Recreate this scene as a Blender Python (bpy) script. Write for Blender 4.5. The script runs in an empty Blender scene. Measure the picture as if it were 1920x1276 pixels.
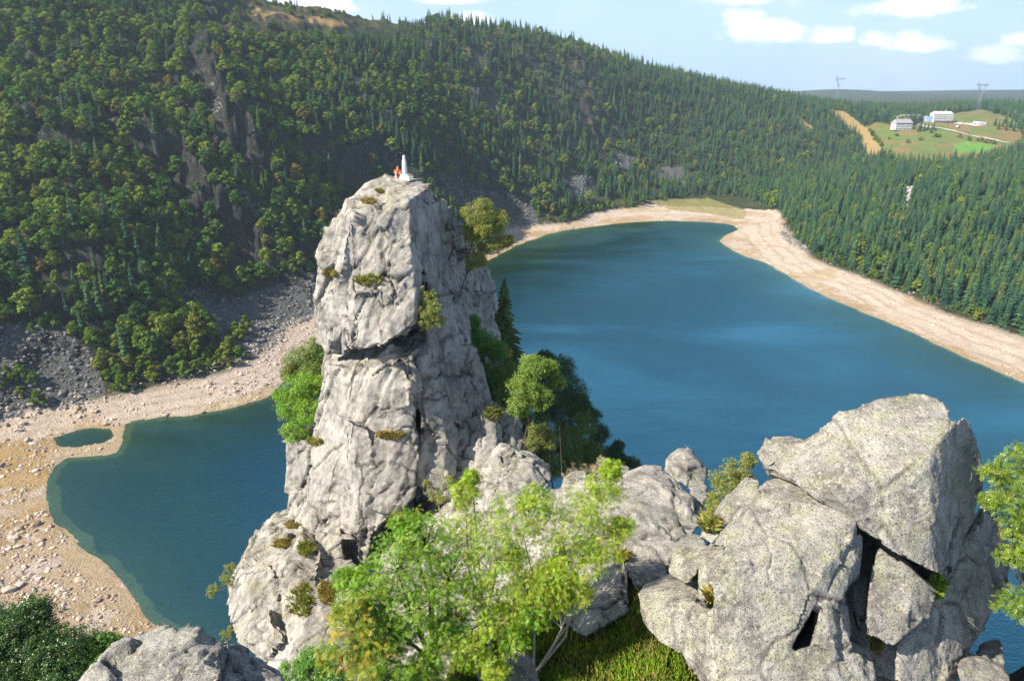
import bpy, bmesh, math, random
import numpy as np
from mathutils import Vector, Matrix
R = math.radians
random.seed(7)
rng = np.random.default_rng(11)
S = bpy.context.scene
COL = S.collection
# ------------------------------------------------------------ camera, sky, sun
CAMZ = 100.0; FPX = 1300.0; PITCH = R(19.4)
cd = bpy.data.cameras.new('camera'); cam = bpy.data.objects.new('camera', cd); COL.objects.link(cam)
cam.location = (0, 0, CAMZ); cam.rotation_euler = (R(90) - PITCH, 0, 0)
cd.sensor_width = 36; cd.lens = FPX / 1920 * 36; cd.clip_start = 0.1; cd.clip_end = 20000
S.camera = cam
S.view_settings.view_transform = 'Standard'; S.view_settings.look = 'None'
S.view_settings.gamma = 1; S.view_settings.exposure = 1.05
SUN = Vector((-0.74, -0.31, 0.72)).normalized()
el = math.asin(SUN.z); az = math.atan2(SUN.x, SUN.y)
sl = bpy.data.lights.new('sun', 'SUN'); so = bpy.data.objects.new('sun', sl); COL.objects.link(so)
sl.energy = 5.0; sl.angle = R(0.5); sl.color = (1.0, 0.93, 0.82)
so.rotation_euler = SUN.to_track_quat('Z', 'Y').to_euler(); so.location = (-60, -60, 180)
W = bpy.data.worlds.new('World'); S.world = W; W.use_nodes = True
S.cycles.max_bounces = 6; S.cycles.diffuse_bounces = 3; S.cycles.glossy_bounces = 2
S.cycles.transparent_max_bounces = 8; S.cycles.transmission_bounces = 2; S.cycles.volume_bounces = 0
S.cycles.caustics_reflective = False; S.cycles.caustics_refractive = False
S.cycles.use_denoising = True

class NT:
    def __init__(s, tree): s.t = tree; s.n = tree.nodes; s.l = tree.links
    def new(s, typ, **kw):
        n = s.n.new(typ)
        for k, v in kw.items():
            if k.startswith('i_'):
                key = k[2:]
                key = int(key) if key.isdigit() else key.replace('_', ' ')
                s.set(n.inputs[key], v)
            else: setattr(n, k, v)
        return n
    def set(s, inp, v):
        if isinstance(v, bpy.types.NodeSocket): s.l.new(v, inp)
        elif isinstance(v, bpy.types.Node): s.l.new(v.outputs[0], inp)
        else:
            if hasattr(inp, 'default_value'):
                if hasattr(inp.default_value, '__len__') and not hasattr(v, '__len__'): v = [v] * len(inp.default_value)
                if hasattr(v, '__len__') and len(v) == 3 and len(inp.default_value) == 4: v = list(v) + [1]
                inp.default_value = v
    def math(s, op, a, b=0.0, c=0.0, clamp=False):
        n = s.n.new('ShaderNodeMath'); n.operation = op; n.use_clamp = clamp
        s.set(n.inputs[0], a); s.set(n.inputs[1], b); s.set(n.inputs[2], c); return n.outputs[0]
    def vmath(s, op, a, b=(0, 0, 0), out=0):
        n = s.n.new('ShaderNodeVectorMath'); n.operation = op
        s.set(n.inputs[0], a); s.set(n.inputs[1], b); return n.outputs[out]
    def mix(s, f, a, b, blend='MIX'):
        n = s.n.new('ShaderNodeMix'); n.data_type = 'RGBA'; n.blend_type = blend; n.clamp_factor = True
        s.set(n.inputs[0], f); s.set(n.inputs[6], a); s.set(n.inputs[7], b); return n.outputs[2]
    def ss(s, x, lo, hi):
        n = s.n.new('ShaderNodeMapRange'); n.interpolation_type = 'SMOOTHSTEP'
        s.set(n.inputs[0], x); s.set(n.inputs[1], lo); s.set(n.inputs[2], hi); return n.outputs[0]
    def noise(s, vec, scale, detail=4, rough=0.55, dist=0.0):
        n = s.n.new('ShaderNodeTexNoise'); s.set(n.inputs['Vector'], vec); s.set(n.inputs['Scale'], scale)
        s.set(n.inputs['Detail'], detail); s.set(n.inputs['Roughness'], rough); s.set(n.inputs['Distortion'], dist); return n.outputs[0]
    def mapping(s, vec, scale=(1, 1, 1), rot=(0, 0, 0)):
        n = s.n.new('ShaderNodeMapping'); s.set(n.inputs['Vector'], vec); n.inputs['Scale'].default_value = scale
        n.inputs['Rotation'].default_value = rot; return n.outputs[0]

def world_shader():
    N = NT(W.node_tree); N.n.clear()
    out = N.new('ShaderNodeOutputWorld'); bg = N.new('ShaderNodeBackground')
    sky = N.new('ShaderNodeTexSky'); sky.sky_type = 'NISHITA'; sky.sun_disc = False
    sky.sun_elevation = el; sky.sun_rotation = az; sky.altitude = 1100; sky.air_density = 1.0; sky.dust_density = 1.5; sky.ozone_density = 1.0
    tc = N.new('ShaderNodeTexCoord'); d = tc.outputs['Generated']
    sp = N.new('ShaderNodeSeparateXYZ'); N.set(sp.inputs[0], d)
    # gnomonic cloud-deck coordinates: u = x/y, v = z/y in front of the lake
    yy = N.math('MAXIMUM', sp.outputs[1], 0.05)
    u = N.math('DIVIDE', sp.outputs[0], yy); v = N.math('DIVIDE', sp.outputs[2], yy)
    cv = N.new('ShaderNodeCombineXYZ'); N.set(cv.inputs[0], u); N.set(cv.inputs[1], N.math('MULTIPLY', v, 1.7))
    nz = N.noise(cv.outputs[0], 16, 6, 0.58)
    nz2 = N.noise(cv.outputs[0], 60, 4, 0.6)
    n = N.math('ADD', N.math('MULTIPLY', N.math('SUBTRACT', nz, 0.5), 2.6), N.math('MULTIPLY', N.math('SUBTRACT', nz2, 0.5), 0.9))
    front = N.math('GREATER_THAN', sp.outputs[1], 0.05)
    total = None
    for (px, py, rx, ry, a) in CLOUDS:
        r_ = pix_dir(px, py); cu, cvv = r_[0] / r_[1], r_[2] / r_[1]
        a1 = N.math('DIVIDE', N.math('SUBTRACT', u, cu), rx / 1300); 
        b1 = N.math('DIVIDE', N.math('SUBTRACT', v, cvv), ry / 1300)
        # flat base: squeeze the lower half
        low = N.math('LESS_THAN', b1, 0.0); b1 = N.math('MULTIPLY', b1, N.math('ADD', 1.0, N.math('MULTIPLY', low, 0.9)))
        e = N.math('SUBTRACT', 1.0, N.math('SQRT', N.math('ADD', N.math('MULTIPLY', a1, a1), N.math('MULTIPLY', b1, b1))))
        e = N.math('ADD', e, N.math('MULTIPLY', n, 0.85))
        m = N.math('MULTIPLY', N.ss(e, -0.08, 0.75), a)
        total = m if total is None else N.math('MAXIMUM', total, m)
    # thin veil
    veil = N.math('MULTIPLY', N.ss(N.noise(cv.outputs[0], 3.2, 5, 0.6), 0.42, 0.8), 0.30)
    hz = N.ss(v, 0.16, -0.02)
    total = N.math('MULTIPLY', N.math('MAXIMUM', total, veil), front)
    skyc = N.mix(N.math('MULTIPLY', hz, 0.35), sky.outputs[0], (5.6, 6.8, 8.6))
    lowk = N.math('MULTIPLY', N.ss(sp.outputs[2], 0.55, 0.18), SKYTINT[3])
    cc = N.mix(N.math('MULTIPLY', total, N.ss(sp.outputs[2], 0.5, 0.3)), N.mix(lowk, skyc, SKYTINT[:3]), (8.3, 8.5, 9.1))
    N.set(bg.inputs['Color'], cc); bg.inputs['Strength'].default_value = 0.085
    N.l.new(bg.outputs[0], out.inputs[0])
SKYTINT = (3.9, 5.3, 7.9, 0.8)
CLOUDS = [(1410, 58, 75, 40, 1), (1480, 68, 38, 26, .95), (1555, 74, 62, 20, .95), (1640, 78, 50, 22, .7), (1712, 84, 70, 24, .85),
          (1690, 20, 90, 32, .9), (1760, 14, 80, 26, .9), (1910, 75, 34, 20, .95), (1870, 108, 60, 22, .7), (885, 42, 42, 20, .95),
          (560, 12, 110, 28, 1), (630, 18, 50, 26, 1), (470, 4, 60, 16, .9), (860, 2, 80, 12, .8), (1400, 2, 90, 16, .7), (1150, -60, 200, 40, .8), (300, -80, 260, 50, .8)]

FWD = np.array([0, math.cos(PITCH), -math.sin(PITCH)]); UPV = np.array([0, math.sin(PITCH), math.cos(PITCH)])
def pix_dir(px, py):
    return FWD + (px - 960) / FPX * np.array([1., 0, 0]) + (638 - py) / FPX * UPV
def P(px, py, Y):
    """world point seen at photo pixel px,py standing Y metres in front"""
    d = pix_dir(px, py); t = Y / d[1]; return np.array([0, 0, CAMZ]) + t * d
def PZ(px, py, z):
    d = pix_dir(px, py); t = (z - CAMZ) / d[2]; return np.array([0, 0, CAMZ]) + t * d
def proj(X, Y, Z):
    z = Z - CAMZ; f = Y * FWD[1] + z * FWD[2]; u = Y * UPV[1] + z * UPV[2]
    f = np.where(f < 0.01, 0.01, f)
    return 960 + X / f * FPX, 638 - u / f * FPX
world_shader()

# ------------------------------------------------------------ numpy noise
def _h(ix, iy, iz, s=0):
    with np.errstate(over='ignore'):
        h = (ix.astype(np.int64) * 374761393 + iy.astype(np.int64) * 668265263 + iz.astype(np.int64) * 2147483647 + s * 1274126177) & 0xffffffff
        h = ((h ^ (h >> 13)) * 1274126177) & 0xffffffff
        h = ((h ^ (h >> 16)) * 2246822519) & 0xffffffff
        h = h ^ (h >> 15)
    return (h & 0xffffff) / float(0x1000000)
def vnoise(p, s=0):
    i = np.floor(p); f = p - i; f = f * f * f * (f * (f * 6 - 15) + 10); i = i.astype(np.int64)
    r = 0
    for a in (0, 1):
        for b in (0, 1):
            for c in (0, 1):
                w = (f[:, 0] if a else 1 - f[:, 0]) * (f[:, 1] if b else 1 - f[:, 1]) * (f[:, 2] if c else 1 - f[:, 2])
                r = r + w * _h(i[:, 0] + a, i[:, 1] + b, i[:, 2] + c, s)
    return r
def fbm(p, o=4, s=0, g=0.5):
    r = 0; a = 1; t = 0
    for k in range(o):
        r = r + a * vnoise(p * 2.03 ** k + k * 17.3, s + k); t += a; a *= g
    return r / t
def ridged(p, o=4, s=0):
    r = 0; a = 1; t = 0
    for k in range(o):
        r = r + a * (1 - np.abs(2 * vnoise(p * 2.03 ** k + k * 9.1, s + k) - 1)); t += a; a *= 0.5
    return r / t
def worley(p, s=0, jit=0.9):
    i = np.floor(p).astype(np.int64); n = len(p)
    F1 = np.full(n, 9.); F2 = np.full(n, 9.); ID = np.zeros((n, 3)); D = np.zeros((n, 3))
    for a in (-1, 0, 1):
        for b in (-1, 0, 1):
            for c in (-1, 0, 1):
                q = i + np.array([a, b, c])
                o = np.stack([_h(q[:, 0], q[:, 1], q[:, 2], s + k) for k in range(3)], 1)
                dv = p - (q + 0.5 + (o - 0.5) * jit); d = np.sqrt((dv ** 2).sum(1)) * .35 + np.abs(dv).max(1) * .65
                m = d < F1
                F2 = np.where(m, F1, np.minimum(F2, d)); F1 = np.where(m, d, F1)
                ID[m] = o[m]; D[m] = dv[m]
    return F1, F2, ID, D
def sstep(x, a, b):
    t = np.clip((x - a) / (b - a), 0, 1); return t * t * (3 - 2 * t)

# ------------------------------------------------------------ object helpers
def mesh_np(name, V, F, mats=(), smooth=False, parent=None, mi=None, attrs=None, origin=None, link=True):
    """F: (n,k) array of polygons with k corners, or list of such arrays"""
    Fs = F if isinstance(F, list) else [F]
    V = np.asarray(V, dtype=np.float32)
    if origin is not None: V = V - np.asarray(origin, dtype=np.float32)
    me = bpy.data.meshes.new(name); me.vertices.add(len(V)); me.vertices.foreach_set('co', V.ravel())
    tot = sum(f.size for f in Fs); nf = sum(len(f) for f in Fs)
    me.loops.add(tot); me.polygons.add(nf)
    me.loops.foreach_set('vertex_index', np.concatenate([f.ravel() for f in Fs]).astype(np.int32))
    st = []; c = 0
    for f in Fs:
        st.append(c + np.arange(len(f)) * f.shape[1]); c += f.size
    me.polygons.foreach_set('loop_start', np.concatenate(st).astype(np.int32))
    for m in mats: me.materials.append(m)
    if mi is not None: me.polygons.foreach_set('material_index', np.asarray(mi, dtype=np.int32))
    me.polygons.foreach_set('use_smooth', np.full(nf, bool(smooth)))
    if attrs:
        for k, (dom, typ, val) in attrs.items():
            at = me.attributes.new(k, typ, dom)
            if typ == 'FLOAT': at.data.foreach_set('value', np.asarray(val, dtype=np.float32).ravel())
            else: at.data.foreach_set('color', np.asarray(val, dtype=np.float32).ravel())
    me.update(calc_edges=True); me.validate()
    o = bpy.data.objects.new(name, me)
    if origin is not None and parent is None: o.location = origin
    if link: COL.objects.link(o)
    if parent is not None: o.parent = parent
    return o
def tag(o, label=None, cat=None, group=None, kind=None):
    if label: o['label'] = label
    if cat: o['category'] = cat
    if group: o['group'] = group
    if kind: o['kind'] = kind
    return o
def empty(name, loc=(0, 0, 0), rz=0):
    o = bpy.data.objects.new(name, None); COL.objects.link(o); o.location = loc; o.rotation_euler = (0, 0, rz); o.empty_display_size = 0.3; return o
def copy_tree(o, parent=None):
    c = o.copy(); COL.objects.link(c); c.parent = parent
    for ch in o.children: copy_tree(ch, c)
    return c
class MB:
    """collects shapes into one mesh"""
    def __init__(s): s.v = []; s.f = {}; s.n = 0; s.order = []
    def add(s, V, F, mi=0):
        V = np.asarray(V, float).reshape(-1, 3); F = np.asarray(F, int)
        s.v.append(V); s.order.append((F + s.n, mi)); s.n += len(V)
    def box(s, c, d, rz=0, mi=0, taper=1.0):
        x, y, z = d[0] / 2, d[1] / 2, d[2] / 2
        v = np.array([[a * x * (taper if k > 0 else 1), b * y * (taper if k > 0 else 1), k * z] for k in (-1, 1) for a, b in ((-1, -1), (1, -1), (1, 1), (-1, 1))])
        ca, sa = math.cos(rz), math.sin(rz); v = v @ np.array([[ca, sa, 0], [-sa, ca, 0], [0, 0, 1]]) + np.array(c)
        s.add(v, [[3, 2, 1, 0], [4, 5, 6, 7], [0, 1, 5, 4], [1, 2, 6, 5], [2, 3, 7, 6], [3, 0, 4, 7]], mi)
    def tube(s, pts, rad, n=6, mi=0, cap=True):
        pts = np.asarray(pts, float); m = len(pts); rad = np.full(m, rad) if np.isscalar(rad) else np.asarray(rad, float)
        tan = np.gradient(pts, axis=0); tan /= np.linalg.norm(tan, axis=1)[:, None] + 1e-9
        ref = np.array([0, 0, 1.]) if abs(tan[0][2]) < 0.9 else np.array([1., 0, 0])
        V = []
        for k in range(m):
            a = np.cross(tan[k], ref); a /= np.linalg.norm(a) + 1e-9; b = np.cross(tan[k], a); ref = np.cross(a, tan[k]) if True else ref
            th = np.arange(n) / n * 2 * math.pi
            V.append(pts[k] + rad[k] * (np.cos(th)[:, None] * a + np.sin(th)[:, None] * b))
        V = np.concatenate(V); F = []
        for k in range(m - 1):
            for j in range(n):
                F.append([k * n + j, k * n + (j + 1) % n, (k + 1) * n + (j + 1) % n, (k + 1) * n + j])
        s.add(V, F, mi)
        if cap:
            for k, rev in ((0, False), (m - 1, True)):
                c = len(V) ; 
                ring = V[k * n:(k + 1) * n]; vv = np.vstack([ring, ring.mean(0)])
                s.add(vv, [[n, (j + 1) % n, j, j] if False else [n, (j + 1) % n, j] for j in range(n)] if not rev else [[n, j, (j + 1) % n] for j in range(n)], mi)
    def lathe(s, c, prof, n=12, mi=0):
        V = []; th = np.arange(n) / n * 2 * math.pi
        for r, z in prof: V.append(np.stack([c[0] + r * np.cos(th), c[1] + r * np.sin(th), np.full(n, c[2] + z)], 1))
        V = np.concatenate(V); F = []
        for k in range(len(prof) - 1):
            for j in range(n): F.append([k * n + j, k * n + (j + 1) % n, (k + 1) * n + (j + 1) % n, (k + 1) * n + j])
        s.add(V, F, mi)
    def build(s, name, mats, parent=None, smooth=False, attrs=None, origin=None):
        mats = mats if isinstance(mats, (list, tuple)) else [mats]
        V = np.concatenate(s.v); t = [o for o in s.order if o[0].shape[1] == 3]; q = [o for o in s.order if o[0].shape[1] == 4]
        Fs = []; mi = []
        for grp in (q, t):
            if grp: Fs.append(np.concatenate([g[0] for g in grp])); mi += sum([[g[1]] * len(g[0]) for g in grp], [])
        return mesh_np(name, V, Fs, mats, smooth, parent, mi, attrs, origin)
# ------------------------------------------------------------ lake outline (world XY)
SHORE_PX = [(-900, 1500), (-300, 1290), (-60, 1180), (40, 1080), (70, 1010)]
shore_px = [(600, 640), (560, 690), (530, 715), (490, 745), (430, 765), (360, 776), (300, 781), (245, 790), (232, 800), (228, 828), (212, 850), (160, 853), (120, 856), (95, 880), (86, 920), (92, 962),
            (118, 1000), (160, 1030), (205, 1062), (240, 1105), (268, 1150), (300, 1190), (345, 1240), (400, 1300), (520, 1400)]
near = [(-20, 60), (-16, 40), (30, 30), (110, 20), (190, 60), (260, 120)]
right_px = [(2500, 990), (2200, 840), (2050, 770), (1920, 716), (1860, 692), (1800, 664), (1740, 637), (1700, 619), (1640, 594), (1600, 577), (1550, 556), (1500, 530), (1470, 512), (1440, 494), (1400, 480), (1370, 466),
            (1352, 452), (1364, 440), (1385, 430), (1370, 421), (1340, 417), (1300, 415), (1250, 414), (1190, 416), (1150, 420), (1100, 426), (1050, 433), (1000, 448), (960, 462), (925, 478), (860, 505), (800, 530), (740, 560), (660, 600)]
poly = [PZ(a, b, 0)[:2] for a, b in shore_px] + [np.array(q, float) for q in near] + [PZ(a, b, 0)[:2] for a, b in right_px]
poly = np.array(poly)
def catmull(p, k=5, closed=True):
    n = len(p); out = []
    for i in range(n if closed else n - 1):
        p0, p1, p2, p3 = (p[(i - 1) % n], p[i], p[(i + 1) % n], p[(i + 2) % n]) if closed else (p[max(i - 1, 0)], p[i], p[i + 1], p[min(i + 2, n - 1)])
        for t in np.arange(k) / k:
            out.append(0.5 * ((2 * p1) + (-p0 + p2) * t + (2 * p0 - 5 * p1 + 4 * p2 - p3) * t * t + (-p0 + 3 * p1 - 3 * p2 + p3) * t ** 3))
    return np.array(out)
LAKE = catmull(poly, 4)
def inpoly(X, Y, pl):
    c = np.zeros(X.shape, bool); n = len(pl); j = n - 1
    for i in range(n):
        xi, yi = pl[i]; xj, yj = pl[j]
        c ^= ((yi > Y) != (yj > Y)) & (X < (xj - xi) * (Y - yi) / (yj - yi + 1e-12) + xi); j = i
    return c
def dist_line(X, Y, pl, closed=True):
    d = np.full(X.shape, 1e18); n = len(pl)
    for i in range(n if closed else n - 1):
        a = pl[i]; b = pl[(i + 1) % n]; e = b - a; L = (e ** 2).sum() + 1e-9
        t = np.clip(((X - a[0]) * e[0] + (Y - a[1]) * e[1]) / L, 0, 1)
        d = np.minimum(d, (X - a[0] - t * e[0]) ** 2 + (Y - a[1] - t * e[1]) ** 2)
    return np.sqrt(d)
# ------------------------------------------------------------ hill control points
def yz(px, py, z): return PZ(px, py, z)
ctrl = []
ctrl += [PZ(a, b, 4.0) for a, b in [(-250, 840), (0, 775), (150, 755), (300, 722), (430, 695), (500, 655), (585, 590), (700, 525), (800, 478), (900, 440), (960, 425), (1100, 400), (1200, 384), (1300, 367), (1400, 374)]]
ctrl += [PZ(a, b, 3.0) for a, b in [(1470, 402), (1462, 435), (1500, 470), (1600, 520), (1700, 563), (1800, 606), (1920, 645), (2050, 700)]]
ctrl += [PZ(a, b, 0.0) for a, b in shore_px[1:20:3]] + [PZ(a, b, 0.0) for a, b in right_px[2:-1:3]]
CP = [(0, 600, 232), (0, 400, 283), (0, 200, 340), (0, 0, 415), (0, -200, 520), (-300, 600, 200), (-300, 300, 280), (-300, 0, 400), (-300, -250, 500),
      (300, 590, 262), (300, 400, 322), (300, 250, 372), (300, 100, 438), (300, 10, 485), (150, -90, 520),
      (150, 650, 232), (150, 480, 268), (150, 300, 325), (150, 100, 400), (450, 560, 305), (450, 400, 352), (450, 250, 400), (450, 100, 468),
      (400, 18, 525), (500, 38, 545), (650, 58, 605), (760, 68, 662), (900, 80, 745), (1000, 100, 805), (1100, 118, 875), (1200, 138, 945), (1300, 158, 1005), (1400, 174, 1065), (1500, 190, 1110), (1560, 200, 1150),
      (600, 450, 360), (600, 300, 425), (600, 150, 508), (800, 400, 450), (820, 330, 490), (800, 200, 565), (800, 120, 630),
      (1000, 335, 592), (1000, 240, 680), (1000, 160, 752), (1200, 320, 742), (1200, 220, 850), (1400, 320, 795), (1400, 240, 925), (1560, 320, 790), (1560, 250, 930),
      (1650, 300, 770), (1700, 255, 870), (1700, 228, 950), (1850, 228, 930), (1850, 268, 820), (1910, 292, 745), (1800, 290, 760),
      (1700, 212, 1080), (1800, 203, 1200), (1640, 208, 1250), (1920, 200, 1200),
      (1550, 420, 520), (1600, 355, 600), (1700, 470, 402), (1700, 372, 520), (1650, 320, 690), (1780, 320, 650), (1900, 545, 320), (1900, 430, 410), (1900, 340, 540), (2100, 560, 330), (2100, 330, 560), (2100, 250, 900)]
ctrl += [P(a, b, c) for a, b, c in CP]
for a, b, c in [(400, 18, 525), (650, 58, 605), (900, 80, 745), (1100, 118, 875), (1300, 158, 1005), (1500, 190, 1110)]:
    q = P(a, b, c); ctrl.append(np.array([q[0] * 1.4, q[1] * 1.4, q[2] - 25]))
for a, z in [(-800, 150), (0, 140), (600, 120), (1000, 100), (1300, 95), (1500, 92), (1700, 96), (1900, 100), (2300, 100)]:
    d = pix_dir(a, 180); ctrl.append(np.array([d[0] / d[1] * 2400, 2400, z - 12]))
for a, z in [(-900, 150), (0, 150), (600, 130), (1000, 100), (1300, 100), (1450, 108), (1560, 130), (1640, 122), (1700, 104), (1780, 116), (1900, 125), (2300, 130)]:
    d = pix_dir(a, 180); ctrl.append(np.array([d[0] / d[1] * 3600, 3600, z]))
ctrl += [np.array(q, float) for q in [(-170, 70, 30), (-250, 90, 60), (-120, 20, 60), (-300, 0, 120), (300, 60, 40), (450, 100, 60), (0, -150, 130), (-60, 60, 10), (-95, 60, 12)]]
ctrl = np.array(ctrl)
SC = 100.0
def _phi(r2): return 0.5 * r2 * np.log(r2 + 1e-9)
def tps_fit(c, lam=0.02):
    n = len(c); xy = c[:, :2] / SC
    d2 = ((xy[:, None] - xy[None]) ** 2).sum(2); K = _phi(d2) + lam * np.eye(n)
    Pm = np.hstack([np.ones((n, 1)), xy]); A = np.zeros((n + 3, n + 3)); A[:n, :n] = K; A[:n, n:] = Pm; A[n:, :n] = Pm.T
    return np.linalg.solve(A, np.concatenate([c[:, 2], np.zeros(3)]))
TW = tps_fit(ctrl)
def tps(X, Y):
    out = np.full(X.shape, TW[-3]) + TW[-2] * X / SC + TW[-1] * Y / SC
    for w, c in zip(TW[:-3], ctrl):
        out = out + w * _phi(((X - c[0]) / SC) ** 2 + ((Y - c[1]) / SC) ** 2)
    return out
# promontory the camera stands on: spine (x, y, z, half width of the flat top)
SPINE = np.array([(-6, -60, 118, 20), (-1, -6, 98.6, 5), (0, -0.6, 98.3, 0.8), (0, 0.2, 97.6, 0.4), (0, 1.6, 94.0, 1.0), (0.4, 6, 87.5, 3.2), (2.2, 12.5, 86.9, 3.6), (3.4, 16, 86.2, 2.6), (3.4, 21, 83.4, 2.0), (1.6, 28, 77.5, 1.8), (-2, 34, 72.5, 2.4), (-5, 40, 65, 3), (-7, 50, 55, 4), (-5, 62, 35, 3), (-2, 75, 5, 2)], float)
SPUR = np.array([(2.2, 12.5, 86.9, 3), (6.5, 11.5, 86.3, 2.6), (9.5, 12.2, 84.5, 1.8), (12.8, 11.5, 89, 1.0), (17, 10, 92, 3)])
def promontory(X, Y):
    best = np.full(X.shape, -1e9)
    for a, b in list(zip(SPINE[:-1], SPINE[1:])) + list(zip(SPUR[:-1], SPUR[1:])):
        e = b[:2] - a[:2]; L = (e ** 2).sum()
        t = np.clip(((X - a[0]) * e[0] + (Y - a[1]) * e[1]) / L, 0, 1)
        d = np.hypot(X - a[0] - t * e[0], Y - a[1] - t * e[1]); z = a[2] + t * (b[2] - a[2]); w = a[3] + t * (b[3] - a[3])
        q = np.maximum(d - w, 0); h = z - 2.1 * q - 0.4 * np.minimum(q, 6) 
        best = np.maximum(best, h)
    return best
CLIFFS = [  # crest line in photo pixels on the hillside, height of the step
    ([(195, 235), (250, 262), (310, 300), (360, 370), (420, 430), (500, 480), (560, 540)], 20, 30),
    ([(395, 150), (415, 200), (440, 250), (470, 310), (530, 360)], 20, 26),
    ([(560, 230), (600, 290), (640, 330)], 12, 20),
    ([(640, 110), (680, 170), (740, 235)], 13, 22),
    ([(870, 160), (930, 200), (985, 260)], 20, 26),
    ([(620, 330), (700, 300), (760, 330), (800, 370)], 10, 26),
    ([(1050, 160), (1100, 210), (1140, 250)], 9, 22),
    ([(20, 225), (80, 262), (120, 330)], 10, 22),
    ([(110, 480), (170, 500), (210, 560)], 8, 18),
    ([(960, 300), (1040, 318), (1100, 345)], 8, 22)]
def base_h(X, Y):
    r = np.hypot(X, Y)
    t = tps(X, Y); sd = dist_line(X, Y, LAKE); ins = inpoly(X, Y, LAKE)
    cap = np.maximum(3.0, 97 - 1.9 * np.maximum(Y + 1, 0) - 0.35 * np.abs(X) * (Y > -1)); t = np.where((r < 150) & (Y > -3), np.minimum(t, np.maximum(cap, 0)), t)
    out = np.maximum(t, 0.1 + 0.02 * np.minimum(sd, 60))
    pond = (X < -55) & (Y < 260); bed = -np.minimum(30, np.where(pond, .045 * sd + (sd / 15) ** 2.1, 0.07 * sd + (sd / 15) ** 1.8))
    return np.where(ins, bed, out), np.where(ins, -sd, sd)
# polar ground grid
ang = np.concatenate([np.linspace(-75, -41, 60, endpoint=False), np.linspace(-41, 41, 760), np.linspace(41, 75, 60)[1:]])
rad = np.concatenate([np.geomspace(1.0, 90, 200, endpoint=False), np.geomspace(90, 1250, 560, endpoint=False), np.geomspace(1250, 5000, 110)])
A_, R_ = np.meshgrid(np.radians(ang), rad)
GX = (R_ * np.sin(A_)); GY = (R_ * np.cos(A_)); NR, NC = GX.shape
X = GX.ravel(); Y = GY.ravel()
H0, SD = base_h(X, Y)
U, V_ = proj(X, Y, H0)
def pick(px, py):
    m = (Y > 90) & (H0 > -0.5)
    d = (U - px) ** 2 + (V_ - py) ** 2; d = np.where(m, d, 1e18); i = int(np.argmin(d)); return np.array([X[i], Y[i]])
H = H0.copy()
rough = sstep(SD, 18, 90)
leftm = sstep(-U, -1250, -1000)
Hp = np.stack([X / 95, Y / 95, 0 * X], 1)
H += rough * (leftm * 0.75 + 0.25) * (ridged(Hp, 5, 3) - 0.55) * 19
Hp = np.stack([X / 16, Y / 16, 0 * X + 3], 1)
H += sstep(SD, 14, 60) * (0.4 + leftm) * (ridged(Hp, 3, 9) - 0.55) * 6 * (R_.ravel() < 1300)
CLF = np.zeros(len(X), bool)
for line, A0, tail in CLIFFS:
    c = np.array([pick(*q) for q in line]); c = catmull(c, 4, False)
    m = np.where((np.abs(X - c[:, 0].mean()) < 260) & (np.abs(Y - c[:, 1].mean()) < 260))[0]
    xs, ys = X[m], Y[m]; n = len(c)
    wob = (fbm(np.stack([xs / 11, ys / 11, xs * 0], 1), 4, 21) - 0.5) * 26
    bd = np.full(len(m), 1e18); sg = np.zeros(len(m)); al = np.zeros(len(m))
    for i in range(n - 1):
        a, b = c[i], c[i + 1]; e = b - a; L = (e ** 2).sum() + 1e-9; t = np.clip(((xs - a[0]) * e[0] + (ys - a[1]) * e[1]) / L, 0, 1)
        dx = xs - a[0] - t * e[0]; dy = ys - a[1] - t * e[1]; d = dx * dx + dy * dy; k = d < bd
        s_ = np.sign(e[0] * dy - e[1] * dx)   # + = uphill-left of travel
        bd[k] = d[k]; sg[k] = s_[k]; al[k] = ((i + t) / (n - 1))[k]
    s_ = np.sqrt(bd) * sg + wob
    prof = np.where(s_ > 0, np.exp(-s_ / tail), np.exp(s_ / 5.0))
    step = prof * np.sin(np.clip(al, 0.03, 0.97) * math.pi) ** 0.6 * np.exp(-np.maximum(np.sqrt(bd) - 60, 0) / 20)
    CLF[m] |= (s_ < 3) & (s_ > -13) & (np.sqrt(bd) < 30) & (al > .04) & (al < .96)
    H[m] += A0 * .8 * step * (0.7 + .6 * fbm(np.stack([xs / 6, ys / 6, xs * 0], 1), 3, 25))
# shoreline wobble and stones on the beach, the little pool
wb = (fbm(np.stack([X / 9, Y / 9, 0 * X], 1), 4, 5) - 0.5)
H += np.where((SD > -14) & (SD < 30), wb * 0.35 * np.clip(1 - np.abs(SD) / 30, 0, 1), 0)
pc = PZ(158, 820, 0); e_ = np.hypot((X - pc[0]) / 9.5, (Y - pc[1]) / 6.5); e_ = e_ * (.75 + .5 * fbm(np.stack([X / 4, Y / 4, 0 * X], 1), 3, 88)); H = np.where(e_ < 1.4, np.minimum(H, -1.3 + 1.5 * e_ ** 2), H)
sh_ = PZ(285, 868, 0); e_ = np.hypot((X - sh_[0]) / 13, (Y - sh_[1]) / 9); H = np.where((H < -.3) & (e_ < 1.6), np.maximum(H, -.7 - 2.2 * e_ ** 2), H)
st_ = (SD > 20) & (np.hypot(X, Y) > 120) & (np.hypot(X, Y) < 900) & (U < 1250)
H += np.where(st_, sstep(np.hypot(*np.gradient(H.reshape(NR, NC))[:2])[..., None].ravel() / (np.maximum(rad[:, None], 1) * .006).repeat(NC, 1).ravel(), .5, 1.2) * (ridged(np.stack([X / 7, Y / 7, H / 14], 1), 4, 61) - .5) * 6.5, 0)
pr = promontory(X, Y)
ledge = (ridged(np.stack([X / 6, Y / 6, pr / 9], 1), 4, 31) - 0.5)
pr = pr + ledge * np.clip((np.hypot(X, Y) - 3) / 25, 0.05, 1) * 5
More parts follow.
